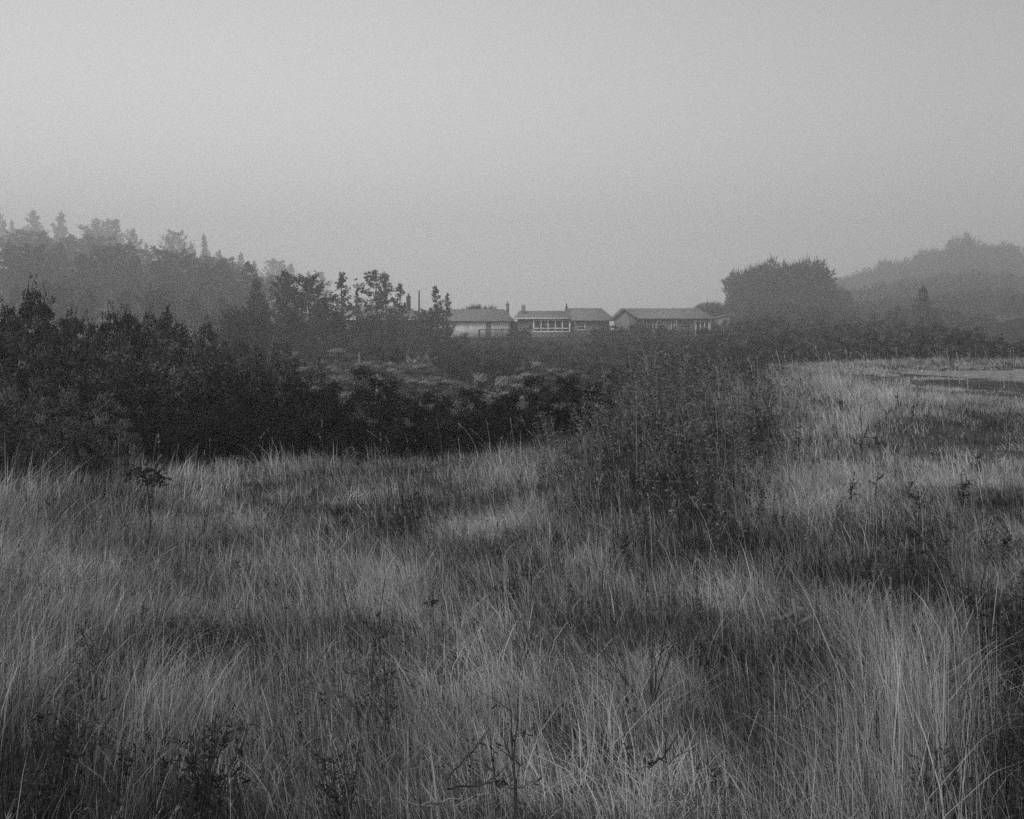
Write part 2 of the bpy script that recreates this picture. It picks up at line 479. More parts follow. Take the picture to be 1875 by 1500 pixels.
# house D: long house at the right with posts, slider door and a lean-to
hD = empty('house', (0, 0, 0), 0)
tag(hD, 'long pale house behind a clipped hedge with a patio door and lean-to annex', 'house', 'ranch houses along the ridge')
x0, x1 = hx(1138), hx(1301)
gwall(x0, x1, HY, HY + 8, hz(614), hz(582)).build('wall', M['pale'], hD)
b = MB(); b.box(x0, x1, HY + .1, HY + 7.9, -3.6, hz(614) - .004); b.build('foundation', M['dark'], hD)
roof(hD, hx(1163), hx(1307), HY - .9, HY + 8.9, hz(583.5), hz(564), -1.95, 1.9)
b = MB()   # projecting wing roof at the left end, falling towards the viewer's left
v = [(hx(1120.5), HY - 1.5, hz(582)), (hx(1141), HY - 1.5, hz(564.8)), (hx(1141), HY + 4, hz(564.2)), (hx(1120.5), HY + 4, hz(582))]
v2 = [(a, c, d - .2) for a, c, d in v]
b.add(v + v2, np.array([(0, 1, 2, 3), (7, 6, 5, 4), (0, 4, 5, 1), (1, 5, 6, 2), (2, 6, 7, 3), (3, 7, 4, 0)]))
v = [(hx(1141) + .003, HY - 1.5, hz(564.8)), (hx(1167), HY - 1.5, hz(583.5)), (hx(1167), HY + 4, hz(583.5)), (hx(1141) + .003, HY + 4, hz(564.2))]
v2 = [(a, c, d - .2) for a, c, d in v]
b.add(v + v2, np.array([(0, 1, 2, 3), (7, 6, 5, 4), (0, 4, 5, 1), (1, 5, 6, 2), (2, 6, 7, 3), (3, 7, 4, 0)]))
b.build('roof', M['shingle'], hD)
b = MB(); yq = HY - 1.0
v = [(hx(1124), hz(614)), (hx(1164), hz(614)), (hx(1164), hz(583.6)), (hx(1141), hz(567.4)), (hx(1124), hz(581.6))]
b.add([(a, yq, c) for a, c in v] + [(a, HY - .01, c) for a, c in v],
      [np.array([(0, 1, 2, 3, 4), (9, 8, 7, 6, 5)]), np.array([(0, 5, 6, 1), (1, 6, 7, 2), (2, 7, 8, 3), (3, 8, 9, 4), (4, 9, 5, 0)])])
b.build('gable_wall', M['pale'], hD)
fascia(hD, hx(1163), hx(1307), HY - .9, hz(583.7), .14, 'dark')
for a, c in ((1178, 1183.5), (1184.5, 1194.5), (1195.5, 1200.5), (1210, 1214), (1229, 1233.5)):
    win(hD, hx(a), hx(c), hz(606), hz(586.5), HY, 1, (), .07)
win(hD, hx(1246), hx(1262.5), hz(600), hz(591.5), HY, 1, (.5,), .12, 'pale')
win(hD, hx(1274), hx(1297), hz(613), hz(589), HY, 3, (), .14)
for a in (1176, 1202, 1237, 1270, 1299):
    b = MB(); b.box(hx(a) - .07, hx(a) + .07, HY - .85, HY - .70, hz(614), hz(585.2)); b.build('porch_post', M['pale'], hD)
b = MB(); b.box(hx(1238), hx(1302), HY - .95, HY - .15, hz(614.6), hz(613.4) - .01); b.build('porch_floor', M['pale'], hD)
b = MB()   # lean-to annex
v = [(hx(1303), hz(614)), (hx(1338), hz(614)), (hx(1338), hz(577)), (hx(1303), hz(584))]
b.add([(a, HY + 1, c) for a, c in v] + [(a, HY + 6, c) for a, c in v],
      np.array([(0, 1, 2, 3), (7, 6, 5, 4), (0, 4, 5, 1), (1, 5, 6, 2), (2, 6, 7, 3), (3, 7, 4, 0)]))
an = b.build('annex_wall', M['pale'], hD)
b = MB(); b.bar((hx(1300), HY + .85, hz(583.6)), (hx(1340), HY + .85, hz(575.4)), .2, .2); b.build('annex_fascia', M['pale'], hD)
for a in (1268, 1238):
    chimney(hD, hx(a), HY + 4.2, hz(566), hz(563), .2, 'dark', False)

# ------------------------------------------------------------------ utility pole, stakes, wires
def pole(name, px, Y, py, r0, r1, m, label, cat, group=None, top_px=None, arm=False):
    p0 = P(px, 700, Y); z0 = gz1(p0[0], Y) - .3
    p1 = P(top_px if top_px else px, py, Y)
    o = empty(name, (p0[0], Y, z0)); tag(o, label, cat, group)
    b = MB(); k = np.linspace(0, 1, 6)[:, None]
    d = np.array([p1[0] - p0[0], 0, p1[2] - z0])
    b.tube(k * d + (np.linspace(0, 1, 6) * 6).reshape(-1, 1) % 1.7 * .008, np.linspace(r0, r1, 6), 7)
    b.tube([d * .999, d * 1.003], [r1, r1 * .3], 7)
    b.build('shaft', m, o)
    if arm:
        c = MB(); c.box(d[0] - .5, d[0] + .5, -.09, .01, d[2] - .55, d[2] - .43); c.build('bracket', m, o)
    return o
pole('utility_pole', 767.3, 205, 532, .17, .12, M['bark'], 'thin bare utility pole between the pines and the white house', 'utility pole')
pole('stake', 655, 78, 645, .07, .06, M['palebark'], 'upright pale stake standing in the light scrub', 'stake', top_px=658)
pole('stake', 683, 44, 685, .05, .04, M['palebark'], 'short leaning pale stake over the flat topped dark bush', 'stake', top_px=691)
def wire(name, pts, r, m, label, cat):
    b = MB(); b.tube(np.array(pts), r, 4); o = b.build(name, m); tag(o, label, cat); return o
w = [P(a, c, y) for a, c, y in ((1100, 617, 130), (1200, 616.5, 128), (1290, 613, 125), (1380, 610, 122), (1460, 603, 118), (1540, 593, 115), (1620, 583, 112), (1690, 572, 110))]
wire('cable', w, .010, M['palebark'], 'sagging pale cable crossing in front of the foggy cypress', 'cable')

# ------------------------------------------------------------------ trees
def grow_pine(h, spread, n_limb, seed, tuft=26, shape='ragged', lean=0.0, gap=0.0):
    """trunk with upswept limbs that end in tufts of needles -> trunk mesh, crown mesh"""
    global rng
    keep = rng; rng = np.random.default_rng(seed)
    tr, cr = MB(), MB()
    t = np.linspace(0, 1, 9)
    ph = rng.uniform(0, 6)
    cx = lean * t ** 2 * h + .015 * h * np.sin(t * 5 + ph); cy = .012 * h * np.sin(t * 4 + ph * 2)
    path = np.stack([cx, cy, t * h], -1)
    tr.tube(path, .017 * h * (1 - t) ** .8 + .012, 7)
    for i in range(n_limb):
        u = (i + rng.uniform(0, .9)) / n_limb
        u = .16 + .82 * u
        if rng.random() < gap: continue
        if shape == 'spire': rad = spread * (1 - u) ** .85 + .12 * spread * .4
        elif shape == 'round': rad = spread * (max(0, 1 - ((u - .48) / .58) ** 2)) ** .6 * rng.uniform(.6, 1.05) + .08 * spread
        else: rad = spread * min(1, (1.06 - u) * 1.45) * rng.uniform(.5, 1.05)
        if u < .25: rad *= .9
        L = max(rad, .25) * rng.uniform(.75, 1.15)
        a = i * 2.4 + rng.uniform(-.5, .5)
        p0 = np.array([np.interp(u, t, cx), np.interp(u, t, cy), u * h])
        rise = rng.uniform(.35, .95) if shape != 'spire' else rng.uniform(.2, .7)
        s = np.linspace(0, 1, 5)[:, None]
        lp = p0 + np.array([math.cos(a), math.sin(a), 0]) * L * s + np.array([0, 0, 1]) * L * (rise * s ** 1.7)
        tr.tube(lp, np.linspace(.006 * h * (1 - u) + .012, .008, 5), 4)
        nt = max(8, int(6 + L * 11.0))
        k = rng.uniform(.12, 1.0, nt) ** .75
        c = np.stack([np.interp(k, s[:, 0], lp[:, q]) for q in range(3)], -1)
        c += rng.normal(size=(nt, 3)) * np.array([.20, .20, .20]) * (.5 + .30 * L)
        tuft_add(cr, c, int(tuft * .62), .20 + .009 * h, np.array([math.cos(a) * .4, math.sin(a) * .4, 1.15]))
    c = path[-1] + np.stack([np.zeros(5), np.zeros(5), np.linspace(-.12 * h, 0.0, 5)], -1)
    tuft_add(cr, c, tuft // 2, .28 + .01 * h, np.array([0, 0, 1.2]))
    r = tr.mesh('trunk', M['bark'], True), cr.mesh('crown', M['needle'])
    rng = keep
    return r
def tuft_add(cr, c, n, ln, bias, wd=.16, tone=None):
    N = len(c)
    d = rng.normal(size=(N, n, 3)); d /= np.linalg.norm(d, axis=2)[..., None]
    d = d + bias
    tt = np.clip(rng.normal(.45, .22, (N, 1)) + rng.normal(0, .15, (N, n)), 0, 1) if tone is None else tone
    cc = np.repeat(c, n, 0) + d.reshape(-1, 3) * rng.uniform(0, .25, (N * n, 1)) * ln
    cr.leaves(cc, d.reshape(-1, 3), ln * rng.uniform(.5, 1.1, N * n), wd * rng.uniform(.6, 1.3, N * n) * ln / .6, np.broadcast_to(tt, (N, n)).ravel())
def grow_cypress(R, H, seed, n=420, spray=1.0, flat=False):
    """broad windswept cypress: sprays pointing out and up over a domed volume"""
    global rng
    keep = rng; rng = np.random.default_rng(seed)
    tr, cr = MB(), MB()
    lobes = []
    nl = 16
    for i in range(nl):
        a = i * 2.4 + rng.uniform(-.3, .3); r = R * .62 * math.sqrt((i + .4) / nl) * rng.uniform(.9, 1.15)
        zc = H * (.64 - .42 * (r / R) ** 1.4) * rng.uniform(.86, 1.12)
        if flat: r *= 1.12; zc = H * (.64 - .22 * (r / R) ** 2.0) * rng.uniform(.80, 1.16)
        else: zc *= rng.uniform(.86, 1.14)
        lobes.append((r * math.cos(a), r * math.sin(a), zc, R * rng.uniform(.18, .38), H * rng.uniform(.16, .32)))
    for i in range(9):      # skirt of low limbs
        a = i * .7 + rng.uniform(-.2, .2)
        lobes.append((R * .66 * math.cos(a), R * .66 * math.sin(a), H * rng.uniform(.20, .34), R * rng.uniform(.24, .34), H * rng.uniform(.18, .26)))
    for lx, ly, lz, lr, lh in lobes:
        s = np.linspace(0, 1, 6)[:, None]
        tr.tube(np.array([0, 0, 0]) * (1 - s) + s * np.array([lx, ly, lz]) + np.array([0, 0, 1]) * (np.sin(s * 3.1) * -.06 * H),
                np.linspace(.035 * H, .02, 6), 5)
        m = int(n * .42)
        d = rng.normal(size=(m, 3)); d /= np.linalg.norm(d, axis=1)[:, None]
        d[:, 2] = np.abs(d[:, 2]) * np.where(rng.random(m) < .72, 1, -1)
        rr = rng.uniform(.45, 1.04, m) ** .6
        c = np.array([lx, ly, lz]) + d * rr[:, None] * np.array([lr, lr, lh])
        tuft_add(cr, c, 11, spray * rng.uniform(.5, .75), np.stack([d[:, 0] * .9 + lx / R * .6, d[:, 1] * .9, np.full(m, .55)], -1)[:, None, :], .15)
        long_ = c[rr > .86]; dl = d[rr > .86]
        for q in range(4):       # loose feathery tips
            ax = dl + np.array([0, 0, .6]) + rng.normal(0, .35, dl.shape) + np.array([lx / R * .7, ly / R * .4, 0])
            cr.leaves(long_ + dl * .1, ax, spray * rng.uniform(.5, 1.5, len(dl)) * np.where(rng.random(len(dl)) < .3, 1.3, .8), .12 * spray, rng.uniform(.2, .7, len(dl)))
    tr.tube([(0, 0, -.5), (0.1, 0, H * .2), (0, .1, H * .5)], [.05 * H, .04 * H, .02 * H], 8)
    r = tr.mesh('trunk', M['bark'], True), cr.mesh('crown', M['cypress'])
    rng = keep
    return r
PINES = [grow_pine(15, 4.6, 50, 1, 26, 'ragged', .0),
         grow_pine(15, 4.0, 52, 2, 26, 'ragged', .03),
         grow_pine(15, 4.2, 56, 3, 26, 'spire', .0),
         grow_pine(15, 4.6, 56, 4, 26, 'round', -.02),
         grow_pine(15, 3.2, 50, 5, 24, 'spire', .0),
         grow_pine(9, 2.0, 34, 6, 20, 'spire', .0, .15),       # thin young pines against the sky
         grow_pine(9, 2.0, 30, 8, 20, 'round', .0, .22),
         grow_pine(9, 1.8, 30, 9, 18, 'ragged', .02, .30)]
PH = [15] * 5 + [9] * 3
def put_tree(meshes, h0, px, py, Y, wf, label, group, cat='tree', name='pine_tree', bed=.4):
    p = P(px, py, Y); g = gz1(p[0], Y) - bed
    o = empty(name, (p[0], Y, g), random.uniform(0, 6.28))
    s = (p[2] - g) / h0
    o.scale = (s * wf, s * wf, s)
    kid('trunk', meshes[0], o); kid('crown', meshes[1], o)
    tag(o, label, cat, group)
    return o
SKY = 'pines on the foggy skyline at the left'
for k, px, py, Y, wf, lab in [
    (1, -6, 372, 262, 1.0, 'tall pine cut off by the left edge of the photo, highest on the skyline'),
    (4, 22, 404, 285, .8, 'slim pale pine just right of the one cut by the left edge'),
    (0, 63, 386, 255, 1.0, 'pointed broad pine, the first full tree from the left on the skyline'),
    (1, 108, 390, 258, 1.15, 'broad pine beside the first full one, limbs reaching to the right'),
    (4, 160, 414, 275, .7, 'small pale pine top left of the wide rounded one'),
    (3, 186, 408, 245, 1.45, 'widest rounded pine crown on the left skyline'),
    (2, 213, 403, 262, .9, 'pointed pine top rising out of the widest rounded crown'),
    (0, 245, 420, 250, .9, 'ragged pine top right of the widest rounded crown'),
    (4, 268, 446, 262, .9, 'low ragged pine in the dip left of a tall rounded pine'),
    (3, 318, 428, 236, .95, 'rounded pine with open sky on both sides, mid skyline'),
    (0, 349, 446, 240, .8, 'ragged pine between the rounded pine and the needle thin one'),
    (4, 374, 430, 232, .8, 'needle thin pine spire, narrowest of the left skyline'),
    (0, 402, 459, 228, .85, 'pine with a blunt top right of the needle thin spire'),
    (1, 424, 478, 205, .8, 'darker pine tuft low on the falling skyline'),
    (2, 441, 464, 236, .8, 'pale spire right of the darker pine tuft'),
    (4, 466, 478, 238, .9, 'faint small spire on the falling skyline'),
    (3, 505, 480, 268, 1.0, 'pale rounded pine, faint in fog behind a darker pine'),
    (2, 534, 484, 275, .9, 'faint pointed pine right of the pale rounded one'),
    (1, 567, 498, 280, 1.0, 'faint ragged pine behind the dark bushy pine'),
    (0, 590, 499, 285, .9, 'faintest pine at the right end of the left skyline')]:
    put_tree(PINES[k], PH[k], px, py, Y * 2.9, wf * 1.0, lab, SKY)
MID = 'dim pines filling the slope below the skyline'
for i, (k, px, py, Y, wf) in enumerate([(0, 15, 470, 190, 1.2), (3, 60, 480, 180, 1.3), (1, 105, 470, 200, 1.3), (0, 150, 490, 175, 1.3), (3, 205, 480, 190, 1.3),
        (1, 245, 495, 180, 1.2), (0, 290, 500, 178, 1.3), (3, 330, 490, 190, 1.3), (1, 375, 505, 175, 1.2), (0, 410, 500, 185, 1.2), (2, 455, 505, 178, 1.2),
        (0, 30, 535, 140, 1.3), (3, 95, 530, 135, 1.4), (0, 160, 540, 130, 1.4), (1, 225, 540, 138, 1.4), (3, 290, 545, 130, 1.4), (0, 355, 550, 135, 1.4), (1, 410, 555, 130, 1.3),
        (3, 40, 452, 275, 1.5), (1, 85, 450, 270, 1.5), (0, 130, 455, 272, 1.5), (3, 165, 462, 270, 1.6), (1, 235, 468, 262, 1.5), (3, 285, 485, 262, 1.6), (0, 345, 490, 250, 1.5), (3, 390, 500, 245, 1.5), (1, 440, 515, 240, 1.4), (3, 485, 520, 230, 1.5)]):
    put_tree(PINES[k], PH[k], px, py - (24 if py < 520 else 10), Y * 1.6, wf * 1.15, 'dim grey pine merging into the foggy slope below the left skyline', MID)
FRONT = 'darker pines in front of the low house'
for k, px, py, Y, wf, lab in [
    (0, 523, 497, 158, 1.15, 'dark ragged pine with layered limbs, tallest left of the low house'),
    (1, 470, 512, 150, 1.1, 'dark pine leaning out left of the tallest layered one'),
    (3, 565, 512, 152, 1.1, 'bushy dark pine sloping down to the right of the layered one'),
    (1, 592, 545, 148, 1.3, 'low dark pine between the bushy pine and the pointed young pine'),
    (5, 626, 503, 172, 1.15, 'pointed young pine with open limbs, like a small christmas tree'),
    (7, 653, 531, 175, .8, 'smallest thin pine over the roof of the low house'),
    (6, 690, 499, 180, 1.15, 'thin open rounded pine seen through to the sky, over the low house'),
    (7, 709, 506, 184, .9, 'thin pine close against the right of the open rounded pine'),
    (5, 731, 523, 182, 1.1, 'pointed thin pine beside the dark chimney'),
    (5, 799, 527, 180, 1.05, 'thin pine with a double top left of the white house'),
    (7, 818, 540, 181, 1.0, 'second stem of the pine in front of the white house wall'),
    (3, 780, 572, 176, 1.5, 'bushy pine under the utility pole'),
    (1, 612, 570, 140, 1.3, 'dense low pine in shade below the pointed young pine'),
    (3, 668, 580, 160, 1.4, 'dense low pine hiding the wall of the low house'),
    (0, 720, 585, 165, 1.4, 'dense low pine below the dark chimney'),
    (0, 540, 570, 130, 1.5, 'low pine with bare lower branches at the thicket edge')]:
    put_tree(PINES[k], PH[k], px, py, Y, wf, lab, FRONT)

# fan of long stiff leaves left of the layered pine
def fan_tree():
    p = P(455, 600, 120); g = gz1(p[0], 120)
    o = empty('spiky_tree', (p[0], 120, g - .3)); tag(o, 'dark spiky tree with long leaves fanned up to the left', 'tree')
    h = P(455, 530, 120)[2] - g
    t = MB(); t.tube([(0, 0, 0), (.2, 0, h * .25), (.1, .1, h * .5)], [.3, .25, .18], 7); t.build('trunk', M['bark'], o)
    c = MB(); n = 1500
    u = rng.uniform(0, 1, n)
    base = np.stack([rng.normal(.2, .9, n), rng.normal(0, .8, n), h * rng.uniform(.15, .62, n)], -1)
    a = rng.normal(math.radians(128), .42, n)
    d = np.stack([np.cos(a), rng.normal(0, .5, n), np.sin(a)], -1)
    c.leaves(base, d, rng.uniform(1.0, 2.3, n) * h / 6, .13, rng.uniform(.1, .7, n))
    c.build('crown', M['needle'], o)
fan_tree()

CYP = [grow_cypress(9.0, 10.5, 21, 460, .78, True), grow_cypress(9, 12, 22, 420, .80), grow_cypress(6, 8, 23, 320, .62)]
CH = [10.5, 12, 8]
def put_cyp(k, px, py, Y, wpx, label, group, name='cypress_tree', rz=None):
    p = P(px, py, Y); g = gz1(p[0], Y) - .5
    o = empty(name, (p[0], Y, g), random.uniform(0, 6.28) if rz is None else rz)
    R = [9, 9, 6][k]; s = (p[2] - g) / (CH[k] * .94)
    w = wpx / F * Y / 2 / (R * 1.02)
    o.scale = (w, w, s)
    kid('trunk', CYP[k][0], o); kid('crown', CYP[k][1], o)
    tag(o, label, 'tree', group); return o
CG = 'cypresses in the fog at the right'
put_cyp(0, 1438, 474, 330, 225, 'broad domed cypress with feathery edges right of the long house', CG, rz=.3)
put_cyp(2, 1372, 480, 336, 92, 'upright cypress lobe rising against the left side of the broad dome', CG)
put_cyp(2, 1525, 520, 345, 110, 'lower cypress shoulder sloping off the right side of the broad dome', CG)
put_cyp(2, 1306, 548, 300, 92, 'pale faint tree behind the roof end of the long house', 'trees behind the houses')
put_cyp(2, 880, 553, 250, 100, 'rounded tree top showing above the roof of the white house', 'trees behind the houses')
for k, px, py, Y, w, lab in [
    (2, 1548, 500, 820, 90, 'faint far cypress rising just behind the right shoulder of the broad dome'),
    (1, 1588, 489, 840, 88, 'faint far cypress, first crown right of the gap beside the broad dome'),
    (2, 1625, 469, 800, 84, 'faint far crown, second right of the gap beside the broad dome'),
    (1, 1662, 470, 800, 88, 'faint far crown where the foggy mass begins to climb to the right'),
    (2, 1702, 448, 780, 86, 'faint far crown on the climbing edge left of the highest one'),
    (1, 1735, 449, 760, 80, 'large faint crown close against the left side of the highest one'),
    (1, 1768, 424, 740, 92, 'highest cypress crown of the foggy mass at the right'),
    (2, 1806, 441, 740, 82, 'crown just right of the highest one in the foggy mass'),
    (1, 1840, 440, 720, 90, 'crown second right of the highest one in the foggy mass'),
    (2, 1876, 468, 700, 84, 'crown cut by the right edge of the photo in the foggy mass'),
    (1, 1920, 470, 690, 110, 'dim cypress standing just outside the right edge of the foggy mass')]:
    put_cyp(k, px, py, Y, w, lab, CG)
for px, py, w in ((1590, 522, 130), (1650, 508, 140), (1715, 500, 150), (1780, 492, 150), (1840, 496, 140), (1895, 500, 130)):
    put_cyp(1, px, py, 500, w, 'dim cypress in the lower tier under the faint far crowns at the right', 'lower tier of cypresses at the right')
put_cyp(2, 1745, 532, 370, 150, 'dim low cypress below the left flank of the highest far crown', CG)
put_cyp(2, 1660, 538, 380, 140, 'dim low cypress behind the small pointed conifer', CG)
put_cyp(2, 1815, 520, 400, 160, 'dim lower cypress below the highest cypress mass', CG)
put_cyp(2, 1700, 545, 380, 150, 'dim low cypress between the small conifer and the highest mass', CG)
put_cyp(2, 1610, 545, 370, 130, 'dim low cypress in the gap right of the broad dome', CG)
put_cyp(2, 1890, 530, 330, 120, 'dark low cypress against the right edge above the grassy hill', CG)
put_tree(PINES[2], 15, 1692, 524, 235, 1.25, 'small pointed conifer standing before the far cypress mass', 'small conifers at the right')
put_tree(PINES[5], 9, 1645, 560, 215, 1.5, 'smallest conifer, dark and half sunk in the scrub at the right', 'small conifers at the right')

# ------------------------------------------------------------------ shrubs
def grow_shrub(seed, style, n_clump=150, n_leaf=60):
    """dome of radius 1, height 1: clumps of leaves on and inside the dome, stems below"""
    global rng
    keep = rng; rng = np.random.default_rng(seed)
    fo, st = MB(), MB()
    d = rng.normal(size=(n_clump, 3)); d /= np.linalg.norm(d, axis=1)[:, None]; d[:, 2] = np.abs(d[:, 2])
    lump = 1 + .16 * np.sin(d[:, 0] * 4 + seed) * np.cos(d[:, 1] * 5 + 2 * seed) + rng.normal(0, .07, n_clump)
    rr = np.where(rng.random(n_clump) < .8, rng.uniform(.78, .9, n_clump), rng.uniform(.35, .78, n_clump)) * lump
    c = d * rr[:, None] * np.array([.9, .9, .92]) + np.array([0, 0, .02])
    cr_ = rng.uniform(.09, .19, n_clump)
    tone_c = np.clip(rng.normal(.42, .26, n_clump), .02, 1)
    N = n_clump * n_leaf
    nrm = rng.normal(size=(N, 3)); nrm /= np.linalg.norm(nrm, axis=1)[:, None]
    nrm = nrm + np.repeat(d, n_leaf, 0) * .7 + np.array([0, 0, .55]); nrm /= np.linalg.norm(nrm, axis=1)[:, None]
    R_ = np.repeat(cr_, n_leaf) * rng.uniform(.55, 1.08, N)
    fl = {'leafy': .85, 'fine': .7, 'fern': .5}[style]
    p = np.repeat(c, n_leaf, 0) + nrm * R_[:, None] * np.array([1, 1, fl])
    nn = nrm + rng.normal(0, .38, (N, 3)); nn /= np.linalg.norm(nn, axis=1)[:, None]
    ax = rng.normal(size=(N, 3)); ax -= nn * (ax * nn).sum(1)[:, None]; ax /= np.linalg.norm(ax, axis=1)[:, None]
    if style == 'leafy':
        ln, wd = rng.uniform(.035, .070, N), rng.uniform(.016, .030, N)
    elif style == 'fine':         # broom: fine twigs combed by the wind
        ax = ax + nrm * .25 + np.array([.6, 0, .1]); ln, wd = rng.uniform(.035, .08, N), rng.uniform(.008, .015, N)
    else:                         # ferny low scrub in layers
        ax = ax + np.array([.6, 0, .1]); ln, wd = rng.uniform(.025, .055, N), rng.uniform(.010, .018, N)
    p[:, 2] = np.maximum(p[:, 2], 0)
    tt = np.clip(np.repeat(tone_c, n_leaf) + rng.normal(0, .16, N) + (rng.random(N) < .02) * .6, 0, 1) ** 1.5
    fo.leaves(p, ax, ln, wd, tt, nn)
    # loose shoots breaking the outline
    top = c[(rr > .84) & (d[:, 2] > .25)] + d[(rr > .84) & (d[:, 2] > .25)] * .12
    for q in (np.repeat(top[:45], 2, 0) if style == 'leafy' else top[:0]):
        ax0 = q / np.linalg.norm(q) + rng.normal(0, .3, 3) + np.array([0, 0, .5]); ax0 /= np.linalg.norm(ax0)
        L = rng.uniform(.08, .2)
        k = rng.uniform(0, 1, 16)[:, None]
        fo.leaves(q + ax0 * L * k, ax0 + rng.normal(0, .8, (16, 3)), rng.uniform(.025, .045, 16), .014 if style != 'fine' else .01, rng.uniform(.1, .8, 16))
    for i in range(14):
        a = i * 2.4; r = rng.uniform(.4, .8)
        s = np.linspace(0, 1, 5)[:, None]
        pts = s * np.array([r * math.cos(a), r * math.sin(a), 0]) + np.array([0, 0, 1]) * s ** .7 * rng.uniform(.45, .75) - np.array([0, 0, .1])
        st.tube(pts, np.linspace(.022, .006, 5), 5)
    m = {'leafy': M['scrub'], 'fine': M['mound'], 'fern': M['light']}[style]
    r = fo.mesh('foliage', m), st.mesh('stem', M['bark'])
    rng = keep
    return r
def remat(pr, m):
    me = pr[0].copy(); me.materials[0] = m
    return me, pr[1]
SH = dict(scrub=[grow_shrub(31, 'leafy', 110, 140), grow_shrub(32, 'leafy', 100, 150), grow_shrub(33, 'leafy', 120, 130)],
          mound=[grow_shrub(41, 'fine', 110, 150), grow_shrub(42, 'fine', 100, 160)],
          light=[grow_shrub(51, 'fern', 110, 230), grow_shrub(52, 'fern', 110, 230)])
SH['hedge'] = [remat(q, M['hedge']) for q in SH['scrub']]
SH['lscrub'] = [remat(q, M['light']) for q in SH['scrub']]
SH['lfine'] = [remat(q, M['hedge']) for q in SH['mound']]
SN = dict(scrub='scrub_bush', mound='broom_bush', light='low_scrub', hedge='leafy_bush', lscrub='leafy_bush', lfine='low_scrub')
shrub_xy = []
def put_shrub(kind, px, py, Y, wpx, label, group, depth=1.0, maxh=None):
    if Y < 61 and px < 1150: Y *= .68
    p = P(px, py, Y); g = gz1(p[0], Y) - .25
    if maxh and p[2] - g > maxh:
        g = p[2] - maxh
    w = wpx / F * Y / 2
    w = max(w * (1.5 if kind == 'light' else 1), (p[2] - g) / 1.8)
    protos = SH[kind]
    pr = protos[int(rng.integers(len(protos)))]
    fine = kind in ('mound', 'light', 'lfine')
    o = empty(SN[kind], (p[0], Y, g), rng.uniform(-.5, .5) if fine else rng.uniform(0, 6.28))
    o.scale = (w, w * depth, (p[2] - g) / .98)
    kid('foliage', pr[0], o); kid('stem', pr[1], o)
    tag(o, label, 'bush', group)
    shrub_xy.append((p[0], Y, w))
    return o
NEAR = 'dark bushes of the thicket left of the meadow'
for k, px, py, Y, w, lab in [
    ('scrub', 52, 545, 52, 190, 'tall dark bush at the far left whose twiggy top stands out against the fog'),
    ('scrub', 118, 578, 54, 130, 'bush leaning on the right side of the tallest dark bush at the left'),
    ('scrub', -30, 600, 48, 160, 'dark bush cut off by the left edge of the photo'),
    ('scrub', 200, 582, 56, 150, 'dark bush in the dip below the dim pines, right of the tallest bush'),
    ('scrub', 272, 570, 57, 120, 'small topped dark bush rising in the middle of the thicket skyline'),
    ('scrub', 345, 588, 60, 170, 'broad dark bush on the falling skyline of the thicket'),
    ('scrub', 425, 606, 64, 170, 'dark bush under the spiky tree'),
    ('scrub', 500, 626, 68, 150, 'greyer bush at the lower end of the thicket skyline'),
    ('hedge', 395, 634, 52, 150, 'lighter leafed bush left of the pale scrub'),
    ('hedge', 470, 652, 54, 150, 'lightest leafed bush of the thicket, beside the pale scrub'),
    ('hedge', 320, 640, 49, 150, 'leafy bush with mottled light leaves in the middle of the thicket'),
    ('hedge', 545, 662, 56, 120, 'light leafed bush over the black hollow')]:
    put_shrub(k, px, py, Y, w, lab, NEAR)
for k, px, py, Y, w in [('scrub', 20, 640, 42, 190), ('scrub', 130, 636, 43, 190), ('scrub', 230, 634, 45, 180), ('scrub', 310, 664, 44, 170), ('scrub', 400, 676, 43, 180),
        ('scrub', 480, 690, 43, 150), ('scrub', 70, 600, 47, 170), ('scrub', 165, 608, 49, 170), ('scrub', 260, 605, 51, 160)]:
    put_shrub(k, px, py, Y, w, 'dark leafy bush deep inside the black thicket at the left', NEAR)
for k, px, py, Y, w in [('lfine', 40, 700, 35, 190), ('lfine', 150, 694, 36, 190), ('mound', 260, 690, 37, 190), ('mound', 355, 704, 37, 190), ('mound', 450, 708, 38, 180),
        ('lfine', 95, 745, 31, 170), ('scrub', 0, 765, 28, 170), ('lfine', 200, 750, 32, 170), ('mound', 310, 745, 34, 180), ('mound', 420, 750, 35, 180), ('scrub', 130, 790, 28.5, 110)]:
    put_shrub(k, px, py, Y, w, 'wind combed dark bush in the front row of the left thicket', 'front row bushes of the left thicket')
FR = 'dark mounds along the far edge of the meadow'
for k, px, py, Y, w, lab in [
    ('mound', 540, 690, 40, 190, 'dark bush over the black hollow, left of the flat topped one'),
    ('mound', 632, 684, 42, 150, 'dark bush left against the flat topped one'),
    ('mound', 700, 684, 43, 100, 'dark flat topped bush with a short leaning stake'),
    ('mound', 600, 738, 37, 210, 'blackest low bush at the meadow edge left of centre'),
    ('mound', 505, 745, 36, 170, 'black low bush at the left end of the meadow edge mounds'),
    ('mound', 700, 742, 37.5, 150, 'black bush in the hollow between flat topped bush and round mound'),
    ('mound', 792, 716, 39, 200, 'round dark mound in the middle of the meadow edge'),
    ('mound', 862, 704, 42, 120, 'smaller dark mound just behind the round one'),
    ('mound', 965, 696, 39, 190, 'smooth dark mound rising to the right towards the weedy bank'),
    ('mound', 1035, 684, 41, 170, 'smooth dark mound half behind the weedy bank'),
    ('mound', 900, 745, 36, 120, 'black low bush in the cleft between the two mounds'),
    ('mound', 1110, 690, 40, 120, 'last dark mound at the right, almost behind the weedy bank')]:
    put_shrub(k, px, py, Y, w * 1.2, lab, FR, 1.1)
